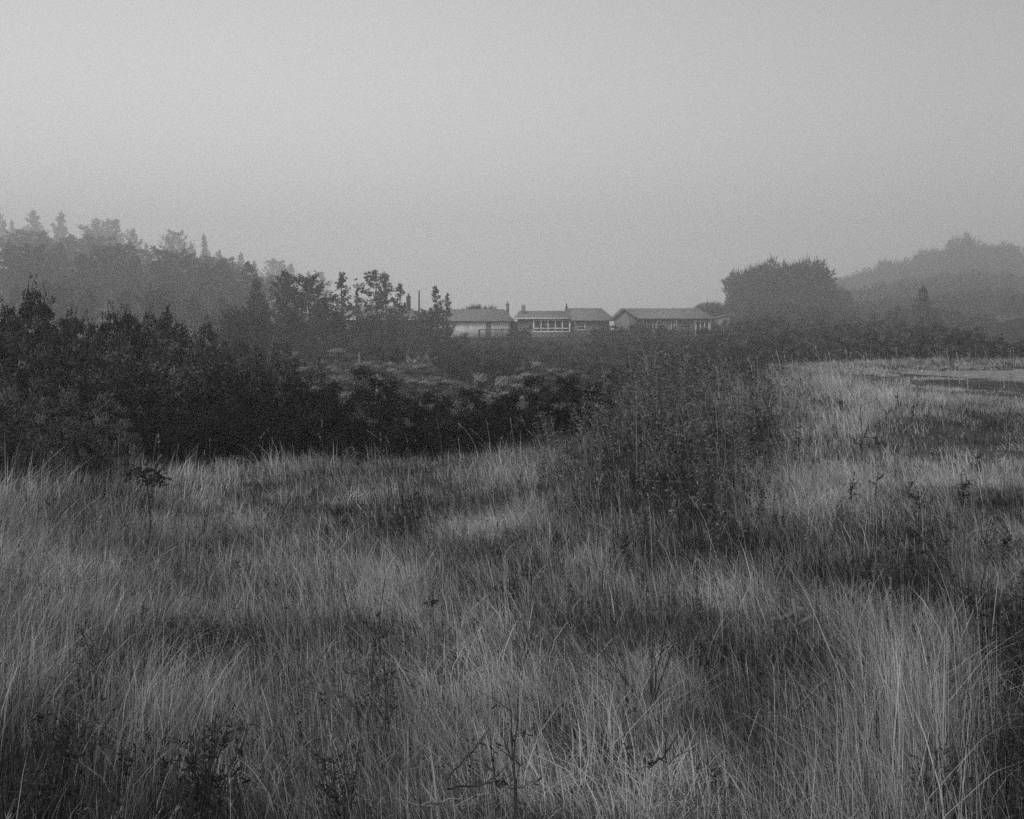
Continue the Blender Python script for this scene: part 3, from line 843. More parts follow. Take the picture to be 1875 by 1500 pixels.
for i, (k, px, py, Y, w) in enumerate([('light', 565, 643, 72, 150), ('light', 625, 640, 78, 160), ('light', 690, 648, 80, 150), ('light', 655, 664, 66, 190), ('light', 745, 656, 76, 140),
        ('light', 730, 678, 64, 150), ('light', 600, 660, 66, 120), ('light', 800, 684, 62, 130), ('light', 855, 688, 60, 120), ('light', 770, 668, 72, 150), ('light', 905, 694, 58, 70), ('light', 530, 646, 74, 90), ('light', 945, 684, 62, 110), ('light', 990, 676, 66, 120), ('light', 1050, 672, 68, 110)]):
    put_shrub(k, px, py, Y, w, 'pale feathery low scrub in the hollow between dark mounds and pines', 'pale scrub in the hollow', 1.3)
put_shrub('lscrub', 762, 650, 92, 70, 'light leafy bush standing above the pale scrub below the white house', 'bushes in the hollow')
for i, (k, px, py, Y, w) in enumerate([('light', 965, 664, 70, 90), ('light', 1030, 662, 72, 100), ('lfine', 1090, 658, 76, 120), ('lfine', 1000, 676, 62, 170), ('lfine', 1150, 655, 80, 140), ('lfine', 1075, 672, 64, 130)]):
    put_shrub(k, px, py, Y, w, 'greyish low scrub between the smooth dark mounds and the brown house', 'greyish scrub right of centre', 1.2)
for i, (k, px, py, Y, w) in enumerate([('scrub', 580, 615, 118, 150), ('scrub', 640, 612, 125, 150), ('scrub', 700, 612, 130, 150), ('scrub', 755, 618, 140, 110), ('scrub', 640, 632, 104, 160),
        ('scrub', 715, 634, 106, 160), ('scrub', 795, 640, 112, 130), ('scrub', 815, 612, 150, 100), ('scrub', 850, 650, 100, 130), ('scrub', 900, 665, 92, 120), ('scrub', 865, 628, 130, 140), ('scrub', 935, 650, 105, 130)]):
    put_shrub(k, px, py, Y, w, 'dim bush of the dark slope below the white house', 'bushes on the slope below the houses')
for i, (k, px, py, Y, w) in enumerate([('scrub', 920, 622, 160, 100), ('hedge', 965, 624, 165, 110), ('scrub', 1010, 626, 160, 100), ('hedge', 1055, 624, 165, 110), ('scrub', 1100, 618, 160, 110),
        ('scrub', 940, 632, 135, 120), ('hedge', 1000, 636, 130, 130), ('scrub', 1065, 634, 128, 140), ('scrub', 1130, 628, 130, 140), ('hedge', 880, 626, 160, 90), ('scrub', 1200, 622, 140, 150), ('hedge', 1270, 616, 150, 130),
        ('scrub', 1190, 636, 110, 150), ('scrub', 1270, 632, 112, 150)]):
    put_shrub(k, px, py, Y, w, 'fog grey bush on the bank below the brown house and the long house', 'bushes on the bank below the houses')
for k, px, py, Y, w, lab in [
    ('scrub', 952, 600, 190, 60, 'bush against the left wall of the brown house'),
    ('scrub', 1105, 596, 190, 60, 'bush against the right wall of the brown house'),
    ('scrub', 1140, 596, 184, 80, 'left end of the clipped hedge before the long house'),
    ('scrub', 1172, 594, 184, 90, 'middle of the clipped hedge before the long house'),
    ('scrub', 1206, 595, 185, 80, 'right half of the clipped hedge before the long house'),
    ('scrub', 1232, 599, 186, 50, 'right end of the clipped hedge before the long house'),
    ('scrub', 1257, 603, 185, 34, 'small round bush under the window of the long house'),
    ('scrub', 845, 610, 186, 0.1 + 40, 'twiggy bush under the wall of the white house')]:
    put_shrub(k, px, py, Y, w, lab, 'bushes against the houses', .8, 3.0)
for k, px, py, Y, w, lab in [
    ('hedge', 1345, 584, 160, 60, 'pale round bush at the lean-to of the long house'),
    ('hedge', 1378, 583, 158, 52, 'pale round bush, second right of the lean-to'),
    ('hedge', 1424, 577, 155, 66, 'largest pale round bush in front of the broad cypress'),
    ('hedge', 1490, 580, 150, 70, 'pale round bush below the right half of the broad cypress'),
    ('scrub', 1550, 590, 145, 90, 'dark bush right of the pale round bushes'),
    ('scrub', 1600, 585, 140, 90, 'dark bush in front of the fog gap right of the broad cypress')]:
    put_shrub(k, px, py, Y, w, lab, 'bushes in front of the broad cypress')
for i, (k, px, py, Y, w) in enumerate([('scrub', 1310, 600, 150, 110), ('scrub', 1370, 598, 140, 120), ('scrub', 1430, 600, 130, 120), ('scrub', 1490, 598, 130, 120), ('scrub', 1330, 622, 110, 130),
        ('scrub', 1400, 618, 104, 120), ('scrub', 1450, 616, 100, 110), ('scrub', 1340, 634, 92, 110), ('scrub', 1660, 590, 130, 110), ('scrub', 1720, 590, 125, 110), ('scrub', 1770, 598, 118, 90),
        ('scrub', 1655, 566, 260, 110), ('scrub', 1730, 566, 260, 120), ('scrub', 1690, 575, 200, 110), ('scrub', 1790, 575, 250, 90), ('scrub', 1620, 572, 230, 100), ('scrub', 1335, 580, 225, 70), ('scrub', 1375, 578, 222, 80), ('scrub', 1420, 576, 222, 90), ('scrub', 1395, 562, 240, 90), ('scrub', 1450, 556, 240, 100), ('scrub', 1505, 562, 240, 90), ('scrub', 1555, 566, 235, 80)]):
    put_shrub(k, px, py, Y, w, 'dim bush in the foggy belt behind the bright meadow at the right', 'bushes of the belt behind the right meadow')
HG = 'leafy bushes behind the right meadow'
for k, px, py, Y, w, lab in [
    ('hedge', 1485, 626, 84, 90, 'left end bush of the leafy row behind the bright meadow'),
    ('hedge', 1545, 618, 84, 100, 'leafy bush second from the left in the row behind the bright meadow'),
    ('hedge', 1608, 603, 84, 110, 'tall leafy bush in the row behind the bright meadow, left of the highest'),
    ('hedge', 1680, 597, 86, 120, 'highest leafy bush in the row, below the small conifer'),
    ('hedge', 1740, 606, 86, 90, 'leafy bush sloping down right of the highest one in the row'),
    ('hedge', 1785, 614, 88, 80, 'low leafy bush in the dip of the row behind the bright meadow'),
    ('hedge', 1835, 616, 86, 90, 'leafy bush near the right edge above the dark grass'),
    ('hedge', 1890, 622, 82, 90, 'leafy bush cut off by the right edge of the photo'),
    ('hedge', 1650, 622, 80, 110, 'low leafy bush in front of the highest one in the row'),
    ('hedge', 1580, 628, 80, 100, 'low leafy bush at the foot of the row, left of its middle')]:
    put_shrub(k, px, py, Y, w, lab, HG)

# snag with broken pale limbs at the top of the bank
def twig_tree(name, px, py0, py1, Y, m, label, cat, n=7, spread=.5, seed=1, lean=0.0, r=.02, group=None, leaves=0):
    rr = np.random.default_rng(seed)
    p0 = P(px, py0, Y); z0 = gz1(p0[0], Y) - .05
    H = P(px, py1, Y)[2] - z0
    o = empty(name, (p0[0], Y, z0)); tag(o, label, cat, group)
    b = MB(); lf = MB()
    for i in range(n):
        a = rr.uniform(0, 6.28); sp = rr.uniform(.15, 1) * spread; s = np.linspace(0, 1, 8)[:, None]
        L = H * rr.uniform(.6, 1.0) if i else H
        d = np.array([math.cos(a) * sp + lean, math.sin(a) * sp * .7, 0]) * H
        pts = s ** 1.25 * d + np.array([0, 0, L]) * s + np.cumsum(rr.normal(0, .012 * H, (8, 3)), 0)
        pts[0] = (rr.normal(0, .02), rr.normal(0, .02), 0)
        b.tube(pts, np.linspace(r, r * .3, 8), 4)
        for q in range(5):
            k = rr.integers(3, 7); e = rr.normal(0, 1, 3); e[2] = abs(e[2]) * .9 + .2
            e = e / np.linalg.norm(e) * H * rr.uniform(.1, .28)
            u = np.linspace(0, 1, 5)[:, None]
            tp = pts[k] + e * u + np.cumsum(rr.normal(0, .006 * H, (5, 3)), 0) * (u > 0)
            b.tube(tp, np.linspace(r * .45, r * .16, 5), 3)
            if leaves:
                kk = rr.uniform(.3, 1, leaves)[:, None]
                lf.leaves(pts[k] + e * kk, rr.normal(0, 1, (leaves, 3)) + e / np.linalg.norm(e), rr.uniform(.025, .05, leaves) * (.7 + .5 * H), .008 * (.7 + .5 * H), rr.uniform(.1, .7, leaves))
    b.build('stem', m, o)
    if leaves: lf.build('foliage', M['darkweed'], o)
    return o
def ground_hit(px, py, dz=0.0):
    """point of the ground (plus dz) seen at a photograph pixel"""
    Y = np.concatenate([np.linspace(1.5, 40, 500), np.linspace(40.2, 150, 400)])
    q = np.stack([P(px, py, 1.0) * t for t in Y])
    hit = np.nonzero(q[:, 2] < gz(q[:, 0], q[:, 1]) + dz)[0]
    i = hit[0] if len(hit) else len(Y) - 1
    return q[i, 0], q[i, 1], q[i, 2] - dz

# ------------------------------------------------------------------ meadow
# patches of pale and dark grass (photo column, row, half widths, strength)
PALE = [(1140, 1310, 180, 50, .42), (870, 1065, 85, 36, .34), (850, 1145, 105, 36, .28), (1000, 1130, 150, 36, .20), (1350, 1010, 60, 35, .30), (900, 1300, 100, 40, .10),
        (820, 925, 130, 22, .16), (330, 840, 120, 25, .12), (560, 850, 200, 25, .10), (850, 830, 120, 25, .12), (1540, 765, 90, 80, .18), (1600, 690, 160, 40, .16),
        (1560, 860, 130, 40, .16), (1780, 800, 110, 25, .16), (1690, 755, 70, 10, .18), (1760, 835, 150, 20, .10), (100, 1000, 160, 60, .12), (1470, 1290, 110, 120, .10),
        (1690, 1250, 120, 120, .12), (730, 1030, 80, 30, .10), (1230, 1150, 90, 50, .08), (760, 1380, 120, 70, .08), (60, 900, 100, 45, .10), (500, 880, 160, 30, .06), (1250, 1250, 70, 30, .12)]
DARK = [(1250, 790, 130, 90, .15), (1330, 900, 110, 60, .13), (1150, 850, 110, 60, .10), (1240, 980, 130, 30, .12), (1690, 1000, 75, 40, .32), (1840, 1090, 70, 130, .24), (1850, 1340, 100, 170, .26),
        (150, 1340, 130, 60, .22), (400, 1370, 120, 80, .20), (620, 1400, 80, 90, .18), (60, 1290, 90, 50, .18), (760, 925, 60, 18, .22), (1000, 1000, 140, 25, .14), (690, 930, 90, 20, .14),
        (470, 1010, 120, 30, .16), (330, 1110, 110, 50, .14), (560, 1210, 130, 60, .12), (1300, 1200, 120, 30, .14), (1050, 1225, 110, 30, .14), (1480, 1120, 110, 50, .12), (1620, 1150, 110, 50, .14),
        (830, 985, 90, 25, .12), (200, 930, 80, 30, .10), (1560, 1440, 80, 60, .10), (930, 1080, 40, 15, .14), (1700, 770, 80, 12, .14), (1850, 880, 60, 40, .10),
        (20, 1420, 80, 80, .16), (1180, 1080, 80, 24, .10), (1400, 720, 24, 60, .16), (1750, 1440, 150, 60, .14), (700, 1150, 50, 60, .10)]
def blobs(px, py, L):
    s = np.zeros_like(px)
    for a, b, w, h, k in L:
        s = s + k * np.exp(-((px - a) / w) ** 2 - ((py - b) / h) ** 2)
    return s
def mound_mask(px, py):
    px = px + (fbm(px / 45., py / 30., 2) - .5) * 130; py = py + (fbm(px / 60. + 9, py / 40. + 4, 2) - .5) * 60
    """weedy bank: 1 inside"""
    top = np.interp(px, [950, 1050, 1200, 1400, 1480], [780, 715, 655, 645, 700])
    left = (px - np.interp(py, [640, 720, 800, 900, 980], [1060, 1000, 950, 960, 1040])) / 150
    right = (np.interp(py, [640, 760, 860, 950, 1000], [1450, 1480, 1530, 1520, 1420]) - px) / 190
    bot = (np.interp(px, [1000, 1200, 1450], [930, 990, 970]) - py) / 110
    return np.clip(left, 0, 1) * np.clip(right, 0, 1) * np.clip(bot, 0, 1)
def meadow_ok(x, y, px, py):
    """grass grows here: not down in the hollow, not on the gravel"""
    e = np.interp(px, [-400, 0, 450, 850, 1000, 1100, 1200, 1350, 1420], [20, 20.5, 22, 23, 23.8, 25.5, 33, 56, 78])
    return (y < e) & ~(in_gravel(x, y, 1.0) & (fbm(x / .9 + 7, y / .9, 2) + .35 * ~in_gravel(x, y, .70) < 9.0 * in_gravel(x, y, .86) - .2))
def scatter(y0, y1, dens, seed):
    r = np.random.default_rng(seed)
    hw = .5 * 1875 / F
    W = hw * y1 * 1.12 + 1.5
    n = int(dens * 2 * W * (y1 - y0))
    x = r.uniform(-W, W, n); y = r.uniform(y0, y1, n)
    k = np.abs(x) < hw * y * 1.12 + 1.5
    x, y = x[k], y[k]
    z = gz(x, y)
    px, py = proj(x, y, z + .35)
    k = meadow_ok(x, y, px, py)
    return x[k], y[k], z[k], px[k], py[k], r
def grass_band(mb, y0, y1, dens, nb, w, seed, seg3=True):
    x, y, z, px, py, r = scatter(y0, y1, dens, seed)
    N = len(x)
    nz = fbm(x / 1.1 + 9, y / 1.1 + 5, 3); n2 = fbm(x / .33 + 3, y / .33, 2)
    mm = mound_mask(px, py)
    pale, dark = blobs(px, py, PALE), blobs(px, py, DARK)
    tone = .33 + (nz - .5) * .95 + (n2 - .5) * .55 + pale * 1.9 - dark * 1.5 - mm * .12
    h = np.interp(px, [0, 900, 1400, 1875], [.32, .25, .29, .28]) * (1 + (nz - .5) * .7) * (1 - .35 * np.clip(dark * 3, 0, 1))
    short = np.clip((px - 1560) / 120, 0, 1) * np.clip((900 - py) / 100, 0, 1) * np.clip((py - 655) / 25, 0, 1)
    h = h * (1 - .35 * short); tone = tone + .12 * short
    h = h * np.where(y < 4, .8, 1)
    gd = np.hypot((x - GRAV_C[0]) / 9.5, (y - GRAV_C[1] + 8) / 18)
    h = h * (.20 + .80 * np.clip((gd - .75) * 2.2, 0, 1)); tone = tone + .12 * (1 - np.clip((gd - .75) * 2.2, 0, 1))
    tall = np.exp(-((px - 1680) / 190) ** 2 - ((py - 1250) / 130) ** 2)
    h = h * (1 + 1.0 * tall + 1.0 * np.clip((350 - px) / 250, 0, 1) * np.clip((1000 - py) / 150, 0, 1))
    # wind: a slow flow field, mostly towards the left in the middle, to the right at the left side
    flow = (fbm(x / 3.5 + 70, y / 3.5 + 20, 2) - .5) * 3.4
    az0 = np.where(px < 420, .2, math.pi - .1) + flow
    odd = r.random(N); matted = odd < .34; tuftk = np.exp(r.normal(0, .28, N))
    tone = tone - .22 * ((odd > .34) & (odd < .56))
    h = h * np.clip(tuftk, .5, 1.7) * np.where(matted, .75, 1)
    az0 = az0 + r.normal(0, .5, N) + matted * r.uniform(-3.14, 3.14, N)
    lean0 = .30 + .65 * matted + .25 * (fbm(x / 2 + 33, y / 2 + 11, 2) - .3) + .7 * pale - .25 * tall
    n = N * nb
    X = np.repeat(x, nb); Yy = np.repeat(y, nb); Z = np.repeat(z, nb)
    rad = r.uniform(0, 1, n) ** .7 * np.repeat(.10 + .10 * r.random(N) + 0.28 / math.sqrt(dens), nb)
    a = r.uniform(0, 6.283, n)
    bx, by = X + rad * np.cos(a), Yy + rad * np.sin(a)
    az = np.repeat(az0, nb) + r.normal(0, 1.1, n)
    ln = np.repeat(h * r.uniform(.75, 1.15, N), nb) * r.uniform(.45, 1.1, n)
    lean = np.abs(np.repeat(lean0 + r.normal(0, .15, N), nb) + r.normal(0, .32, n))
    dirx, diry = np.cos(az), np.sin(az)
    wa = r.uniform(0, 6.283, n); wx, wy = np.cos(wa), np.sin(wa)
    ww = w * r.uniform(.5, 1.0, n) * np.where(r.random(n) < .12, 2.0, 1)
    T = [0, .38, .74, 1.0] if seg3 else [0, .6, 1.0]
    WD = [1, .85, .5, 0] if seg3 else [1, .7, 0]
    bt = np.clip(np.repeat(tone + r.normal(0, .08, N), nb) + r.normal(0, .26, n), 0, 1)
    V = []; TT = []
    for t, wd in zip(T, WD):
        hz_ = ln * lean * 1.15 * t ** 1.9
        cx = bx + dirx * hz_; cy = by + diry * hz_
        cz = Z - .03 + ln * t * np.sqrt(np.clip(1 - (lean * t * .75) ** 2, .1, 1))
        if wd > 0:
            for sgn in (-1, 1):
                V.append(np.stack([cx + sgn * wx * ww * wd * .5, cy + sgn * wy * ww * wd * .5, cz], -1)); TT.append(bt)
        else:
            V.append(np.stack([cx, cy, cz], -1)); TT.append(bt)
    m = len(V)
    V = np.stack(V, 1).reshape(-1, 3); TT = np.stack(TT, 1).ravel()
    o = np.arange(n)[:, None] * m
    q = [o + np.array([[2 * i, 2 * i + 1, 2 * i + 3, 2 * i + 2]]) for i in range(len(T) - 2)]
    mb.add(V, [np.concatenate(q), o + np.array([[m - 3, m - 2, m - 1]])], TT)
gr = MB()
grass_band(gr, 2.3, 4.2, 110, 36, .0027, 100)
grass_band(gr, 4.2, 6.5, 95, 34, .0031, 101)
grass_band(gr, 6.5, 10, 74, 30, .0040, 102)
grass_band(gr, 10, 16, 50, 26, .0056, 103)
grass_band(gr, 16, 28, 28, 24, .0086, 104, False)
grass_band(gr, 28, 50, 18, 20, .014, 105, False)
grass_band(gr, 50, 95, 7, 16, .027, 106, False)
tag(gr.build('meadow_grass', M['grass']), kind='stuff')

# pale seed stalks standing above the grass
def stalks(name, y0, y1, dens, seed, h0, h1, w, m, keep, lean=.25, az=None, plume=True, tone=(.3, .75)):
    x, y, z, px, py, r = scatter(y0, y1, dens, seed)
    k = r.random(len(x)) < keep(px, py)
    x, y, z, px = x[k], y[k], z[k], px[k]
    b = MB(); N = len(x)
    if N == 0: return b
    h = r.uniform(h0, h1, N); a = r.uniform(0, 6.283, N) if az is None else np.where(px < 500, .1, az) + r.normal(0, .6, N)
    le = np.abs(r.normal(0, lean, N)); wa = r.uniform(0, 6.283, N); tt = r.uniform(*tone, N)
    T = np.linspace(0, 1, 6); V = []
    for t in T:
        c = np.stack([x + np.cos(a) * le * h * t ** 2.2, y + np.sin(a) * le * h * t ** 2.2, z + h * t * (1 - .25 * le * t ** 2)], -1)
        for s in (-1, 1):
            V.append(c + s * np.stack([np.cos(wa), np.sin(wa), 0 * wa], -1) * (w * (1 - .6 * t))[..., None] * .5 if np.ndim(w) else c + s * np.stack([np.cos(wa), np.sin(wa), 0 * wa], -1) * w * (1 - .6 * t) * .5)
    V = np.stack(V, 1); o = np.arange(N)[:, None] * 12
    b.add(V.reshape(-1, 3), np.concatenate([o + np.array([[2 * i, 2 * i + 1, 2 * i + 3, 2 * i + 2]]) for i in range(5)]), np.repeat(tt, 12))
    if plume:
        for q in range(14):
            u = r.uniform(.76, 1.0, N)
            c = np.stack([x + np.cos(a) * le * h * u ** 2.2, y + np.sin(a) * le * h * u ** 2.2, z + h * u * (1 - .25 * le * u ** 2)], -1)
            ax = np.stack([np.cos(a) * le * 2 + r.normal(0, .35, N), np.sin(a) * le * 2 + r.normal(0, .35, N), np.ones(N) * .9], -1)
            b.leaves(c, ax, r.uniform(.012, .03, N) * (1 + w * 60), w * 1.1, np.clip(tt + r.normal(0, .1, N), 0, 1))
    return b
sd = stalks('s', 3, 9, 7, 201, .28, .58, .0022, None, lambda a, c: .25 + .5 * np.exp(-((a - 1680) / 220) ** 2) + .25 * (a < 300), az=math.pi)
for q in (stalks('s', 9, 16, 3.5, 202, .38, .7, .0036, None, lambda a, c: .35 + .4 * (a < 450) + .3 * mound_mask(a, c), az=math.pi),
          stalks('s', 16, 27, 3.0, 203, .4, .8, .006, None, lambda a, c: .4 + .6 * mound_mask(a, c), az=math.pi),
          stalks('s', 27, 80, .5, 204, .6, 1.0, .02, None, lambda a, c: .35 + 0 * a, az=math.pi)):
    n0 = sd.n
    sd.v += q.v; sd.t += q.t; sd.f += [f + n0 for f in q.f]; sd.n += q.n
tag(sd.build('seed_stalks', M['grass']), kind='stuff')

# leafy weeds: the dark bank right of centre and dark tangles in the meadow
def weeds(mb, y0, y1, dens, nl, seed, keep, h0, h1, ls, stem=.006):
    x, y, z, px, py, r = scatter(y0, y1, dens, seed)
    k = r.random(len(x)) < keep(px, py)
    x, y, z = x[k], y[k], z[k]; N = len(x)
    if N == 0: return
    kk = keep(px, py)[k]; h = r.uniform(h0, h1, N) * (.6 + .7 * fbm(x / 1.3, y / 1.3, 2)) * (.45 + .6 * np.clip(kk, 0, 1)); a = r.uniform(0, 6.283, N); le = np.abs(r.normal(0, .22, N)); wa = r.uniform(0, 6.283, N)
    tn = np.clip(r.normal(.40, .2, N), 0, 1)
    def at(t):
        return np.stack([x + np.cos(a) * le * h * t ** 1.6, y + np.sin(a) * le * h * t ** 1.6, z + h * t], -1)
    V = []
    for t in (0, .35, .7, 1):
        c = at(np.full(N, t))
        for s in (-1, 1):
            V.append(c + s * np.stack([np.cos(wa), np.sin(wa), 0 * wa], -1) * stem * (1 - .6 * t))
    V = np.stack(V, 1); o = np.arange(N)[:, None] * 8
    mb.add(V.reshape(-1, 3), np.concatenate([o + np.array([[2 * i, 2 * i + 1, 2 * i + 3, 2 * i + 2]]) for i in range(3)]), np.repeat(tn * .8, 8))
    for q in range(nl):
        u = r.uniform(.12, 1.02, N) ** .8
        aa = r.uniform(0, 6.283, N); el = r.normal(.35, .5, N)
        ax = np.stack([np.cos(aa) * np.cos(el), np.sin(aa) * np.cos(el), np.sin(el)], -1)
        off = ax * (r.uniform(0, .04, N) * h)[:, None]
        mb.leaves(at(u) + off, ax, ls * r.uniform(.6, 1.4, N), ls * .34 * r.uniform(.6, 1.3, N), np.clip(tn + r.normal(0, .2, N) + (r.random(N) < .03) * .5, 0, 1))
wd = MB()
ONM = lambda a, c: np.clip(mound_mask(a, c), 0, 1) * np.clip((fbm(a / 26., c / 16., 2) - .22) * 2.8, .3, 1.15)
weeds(wd, 8, 15, 11, 40, 301, ONM, .40, .75, .042, .003)
weeds(wd, 15, 26, 11, 44, 302, ONM, .75, 1.25, .055, .004)
weeds(wd, 26, 50, 8, 34, 303, ONM, .7, 1.1, .08, .007)
tag(wd.build('bank_weeds', M['weed']), kind='stuff')
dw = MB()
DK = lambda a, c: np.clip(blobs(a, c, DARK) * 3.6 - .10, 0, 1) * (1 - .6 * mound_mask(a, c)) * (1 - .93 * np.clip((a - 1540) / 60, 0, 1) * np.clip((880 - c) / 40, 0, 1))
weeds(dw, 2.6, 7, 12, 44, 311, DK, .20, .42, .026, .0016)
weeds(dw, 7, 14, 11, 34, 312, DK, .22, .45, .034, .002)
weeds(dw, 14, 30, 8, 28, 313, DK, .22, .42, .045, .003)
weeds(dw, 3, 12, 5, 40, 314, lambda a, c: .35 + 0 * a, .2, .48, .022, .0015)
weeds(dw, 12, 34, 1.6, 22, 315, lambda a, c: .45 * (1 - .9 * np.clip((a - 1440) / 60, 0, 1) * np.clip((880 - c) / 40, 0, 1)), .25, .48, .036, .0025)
hb = MB()
HB = lambda a, c: np.clip(.25 + 1.5 * (fbm(a / 70., c / 35., 2) - .4), 0, 1) * (1 - .9 * np.clip((a - 1430) / 80, 0, 1) * np.clip((900 - c) / 60, 0, 1))
weeds(hb, 3, 7, 22, 30, 321, HB, .12, .30, .016, .0012)
weeds(hb, 7, 13, 16, 26, 322, HB, .14, .32, .024, .0016)
weeds(hb, 13, 28, 9, 24, 323, HB, .16, .36, .036, .0025)
tag(hb.build('meadow_herbs', M['weed']), kind='stuff')
tag(dw.build('dark_weeds', M['darkweed']), kind='stuff')

# ------------------------------------------------------------------ single plants one can point at
def thistle(px, py0, py1, wpx, label, seed, leaf=1.0, m='darkweed', group='dark leafy weeds in the right meadow', name='tall_weed', branches=4, drop=0.15):
    rr = np.random.default_rng(seed)
    x, y, z = ground_hit(px, py0, drop)
    H = P(px, py1, y)[2] - z; W = wpx / F * y / 2
    o = empty(name, (x, y, z)); tag(o, label, 'weed', group)
    st, lf = MB(), MB()
    t = np.linspace(0, 1, 8)
    main = np.stack([.04 * H * np.sin(t * 4 + seed), .02 * H * np.sin(t * 3), t * H], -1)
    st.tube(main, np.linspace(.008, .003, 8) * (.4 + y / 28), 5)
    tips = [(main, 1.0)]
    for i in range(branches):
        u = rr.uniform(.15, .7); a = i * 2.4 + rr.uniform(0, 1); s = np.linspace(0, 1, 6)[:, None]
        p0 = np.array([np.interp(u, t, main[:, q]) for q in range(3)])
        L = W * rr.uniform(.7, 1.1)
        br = p0 + s * np.array([math.cos(a), math.sin(a) * .8, 0]) * L + np.array([0, 0, 1]) * s ** 1.5 * L * rr.uniform(.4, 1.1)
        st.tube(br, np.linspace(.005, .002, 6) * (.4 + y / 28), 4); tips.append((br, .6))
    for path, k in tips:
        n = int(26 * k) + 4
        for i in range(n):
            u = .12 + .9 * i / n; u = min(u, 1)
            p = np.array([np.interp(u, np.linspace(0, 1, len(path)), path[:, q]) for q in range(3)])
            a = i * 2.4 + rr.uniform(-.4, .4); el = rr.normal(.25, .35)
            ax = np.array([[math.cos(a) * math.cos(el), math.sin(a) * math.cos(el), math.sin(el)]])
            L = (.066 * (1.15 - .6 * u) * leaf) * (.4 + y / 30) * rr.uniform(.7, 1.2)
            lf.leaves(p[None], ax, L, L * .24, rr.uniform(.1, .6), roll=np.array([[math.sin(a), -math.cos(a), .2]]) * 0 + np.array([[0, 0, 1.0]]))
    st.build('stem', M['bark'], o); lf.build('foliage', M[m], o)
    return o
rng = np.random.default_rng(77)
for a in [
    (1579, 832, 742, 60, 'tallest dark weed standing alone in the bright right meadow, like a small spire', 1, 1.1),
    (1607, 812, 776, 26, 'small dark weed just right of the tall spire shaped weed', 2, .8),
    (1562, 910, 866, 46, 'dark weed with few broad leaves below the tall spire shaped weed', 3, 1.3),
    (1606, 895, 855, 30, 'thin weed right of the broad leaved weed below the spire', 4, .8),
    (1664, 900, 866, 26, 'small two armed weed above the leafy pair in the right meadow', 5, .9),
    (1682, 935, 896, 56, 'branching dark weed with two leafy heads in the right meadow', 6, 1.3),
    (1762, 905, 864, 56, 'dark weed with long pointed leaves nearest the dark right edge', 7, 1.4),
    (1645, 737, 715, 16, 'small upright weed far up the right meadow', 8, .8),
    (1628, 765, 740, 22, 'sprig of dots left of the streaky short grass', 9, .6),
    (1672, 765, 728, 18, 'slim weed below the small upright one far up the right meadow', 10, .6),
    (1716, 825, 802, 36, 'low curled weed in the middle of the right meadow', 11, .8),
    (1666, 830, 808, 28, 'low scattered sprig left of the curled weed', 12, .6),
    (1790, 842, 828, 24, 'low round dark weed right of the curled one', 13, 1.0),
    (1810, 775, 762, 40, 'row of dark dots of a low weed near the right edge', 14, .6),
    (1540, 745, 715, 16, 'faint weed in the brightest grass of the right meadow', 15, .6)]:
    thistle(*a)
for a in [
    (760, 930, 890, 40, 'rounded dark weed in the middle of the left meadow', 21, .9),
    (700, 1180, 1060, 60, 'dark plume shaped weed standing before the pale grass left of centre', 22, .7),
    (790, 1110, 1068, 40, 'dark weed with a curled head beside the palest grass', 23, .8),
    (930, 1085, 1050, 60, 'dark bladed weed right of the palest grass in the centre', 24, 1.2),
    (690, 960, 905, 36, 'dark weed left of the rounded one in the left meadow', 25, .8),
    (905, 1440, 1345, 40, 'dark spike of a weed near the middle of the bottom edge', 26, .5),
    (1680, 1010, 950, 90, 'broad black leafy weed clump in the right foreground slope', 27, 1.1),
    (1840, 1020, 965, 80, 'dark leafy weed clump at the right edge below the pointed leaves', 28, 1.0),
    (1540, 985, 945, 50, 'low dark weed left of the black leafy clump', 29, .9),
    (1300, 930, 890, 60, 'black weed tuft in the lower bank', 30, 1.0)]:
    thistle(*a, group='dark leafy weeds in the meadow')
# flat headed weed at the left
x, y, z = ground_hit(271, 985, .1)
o = empty('tall_weed', (x, y, z)); tag(o, 'single dark stemmed weed with a flat umbrella head in the left meadow', 'weed')
H = P(271, 862, y)[2] - z
b = MB(); t = np.linspace(0, 1, 7); b.tube(np.stack([.03 * np.sin(t * 4), 0 * t, t * H], -1), np.linspace(.014, .008, 7), 5)
lf = MB()
for i in range(16):
    a = i * 2.4; L = H * rng.uniform(.12, .26)
    e = np.array([math.cos(a) * L, math.sin(a) * L, L * rng.uniform(.05, .5)]); p = np.array([.03 * math.sin(3.6), 0, H * rng.uniform(.80, .95)])
    s = np.linspace(0, 1, 4)[:, None]; b.tube(p + s * e, [.006, .005, .004, .003], 4)
    lf.leaves(p + e + rng.normal(0, .03, (12, 3)), rng.normal(0, 1, (12, 3)) * np.array([1, 1, .5]), .07, .03, .3)
b.build('stem', M['dark'], o); lf.build('foliage', M['darkweed'], o)

# bare twiggy shrubs and the broom bush in the foreground
def twig_at(name, px, py0, py1, m, label, n, spread, seed, lean, r, drop=.15, leaves=0, cat='shrub', group=None):
    x, y, z = ground_hit(px, py0, drop)
    return twig_tree(name, px, py0, py1, y, m, label, cat, n, spread, seed, lean, r, group, leaves)
twig_at('bare_shrub', 1190, 1245, 1095, M['dark'], 'bare dark twigs spreading like a fan above the pale grass right of centre', 9, .95, 5, -.15, .0035)
twig_at('bare_shrub', 950, 1190, 1125, M['dark'], 'small bare forked twig in the middle of the foreground', 3, .3, 6, .1, .005)
twig_at('bare_shrub', 1500, 1120, 1045, M['palebark'], 'pale tangle of bare stems left of the tall pale stalks at the right', 9, .7, 7, .1, .004)
twig_at('bare_shrub', 180, 1225, 1140, M['dark'], 'small dark forked stems in the lower left meadow', 5, .5, 8, 0, .006)
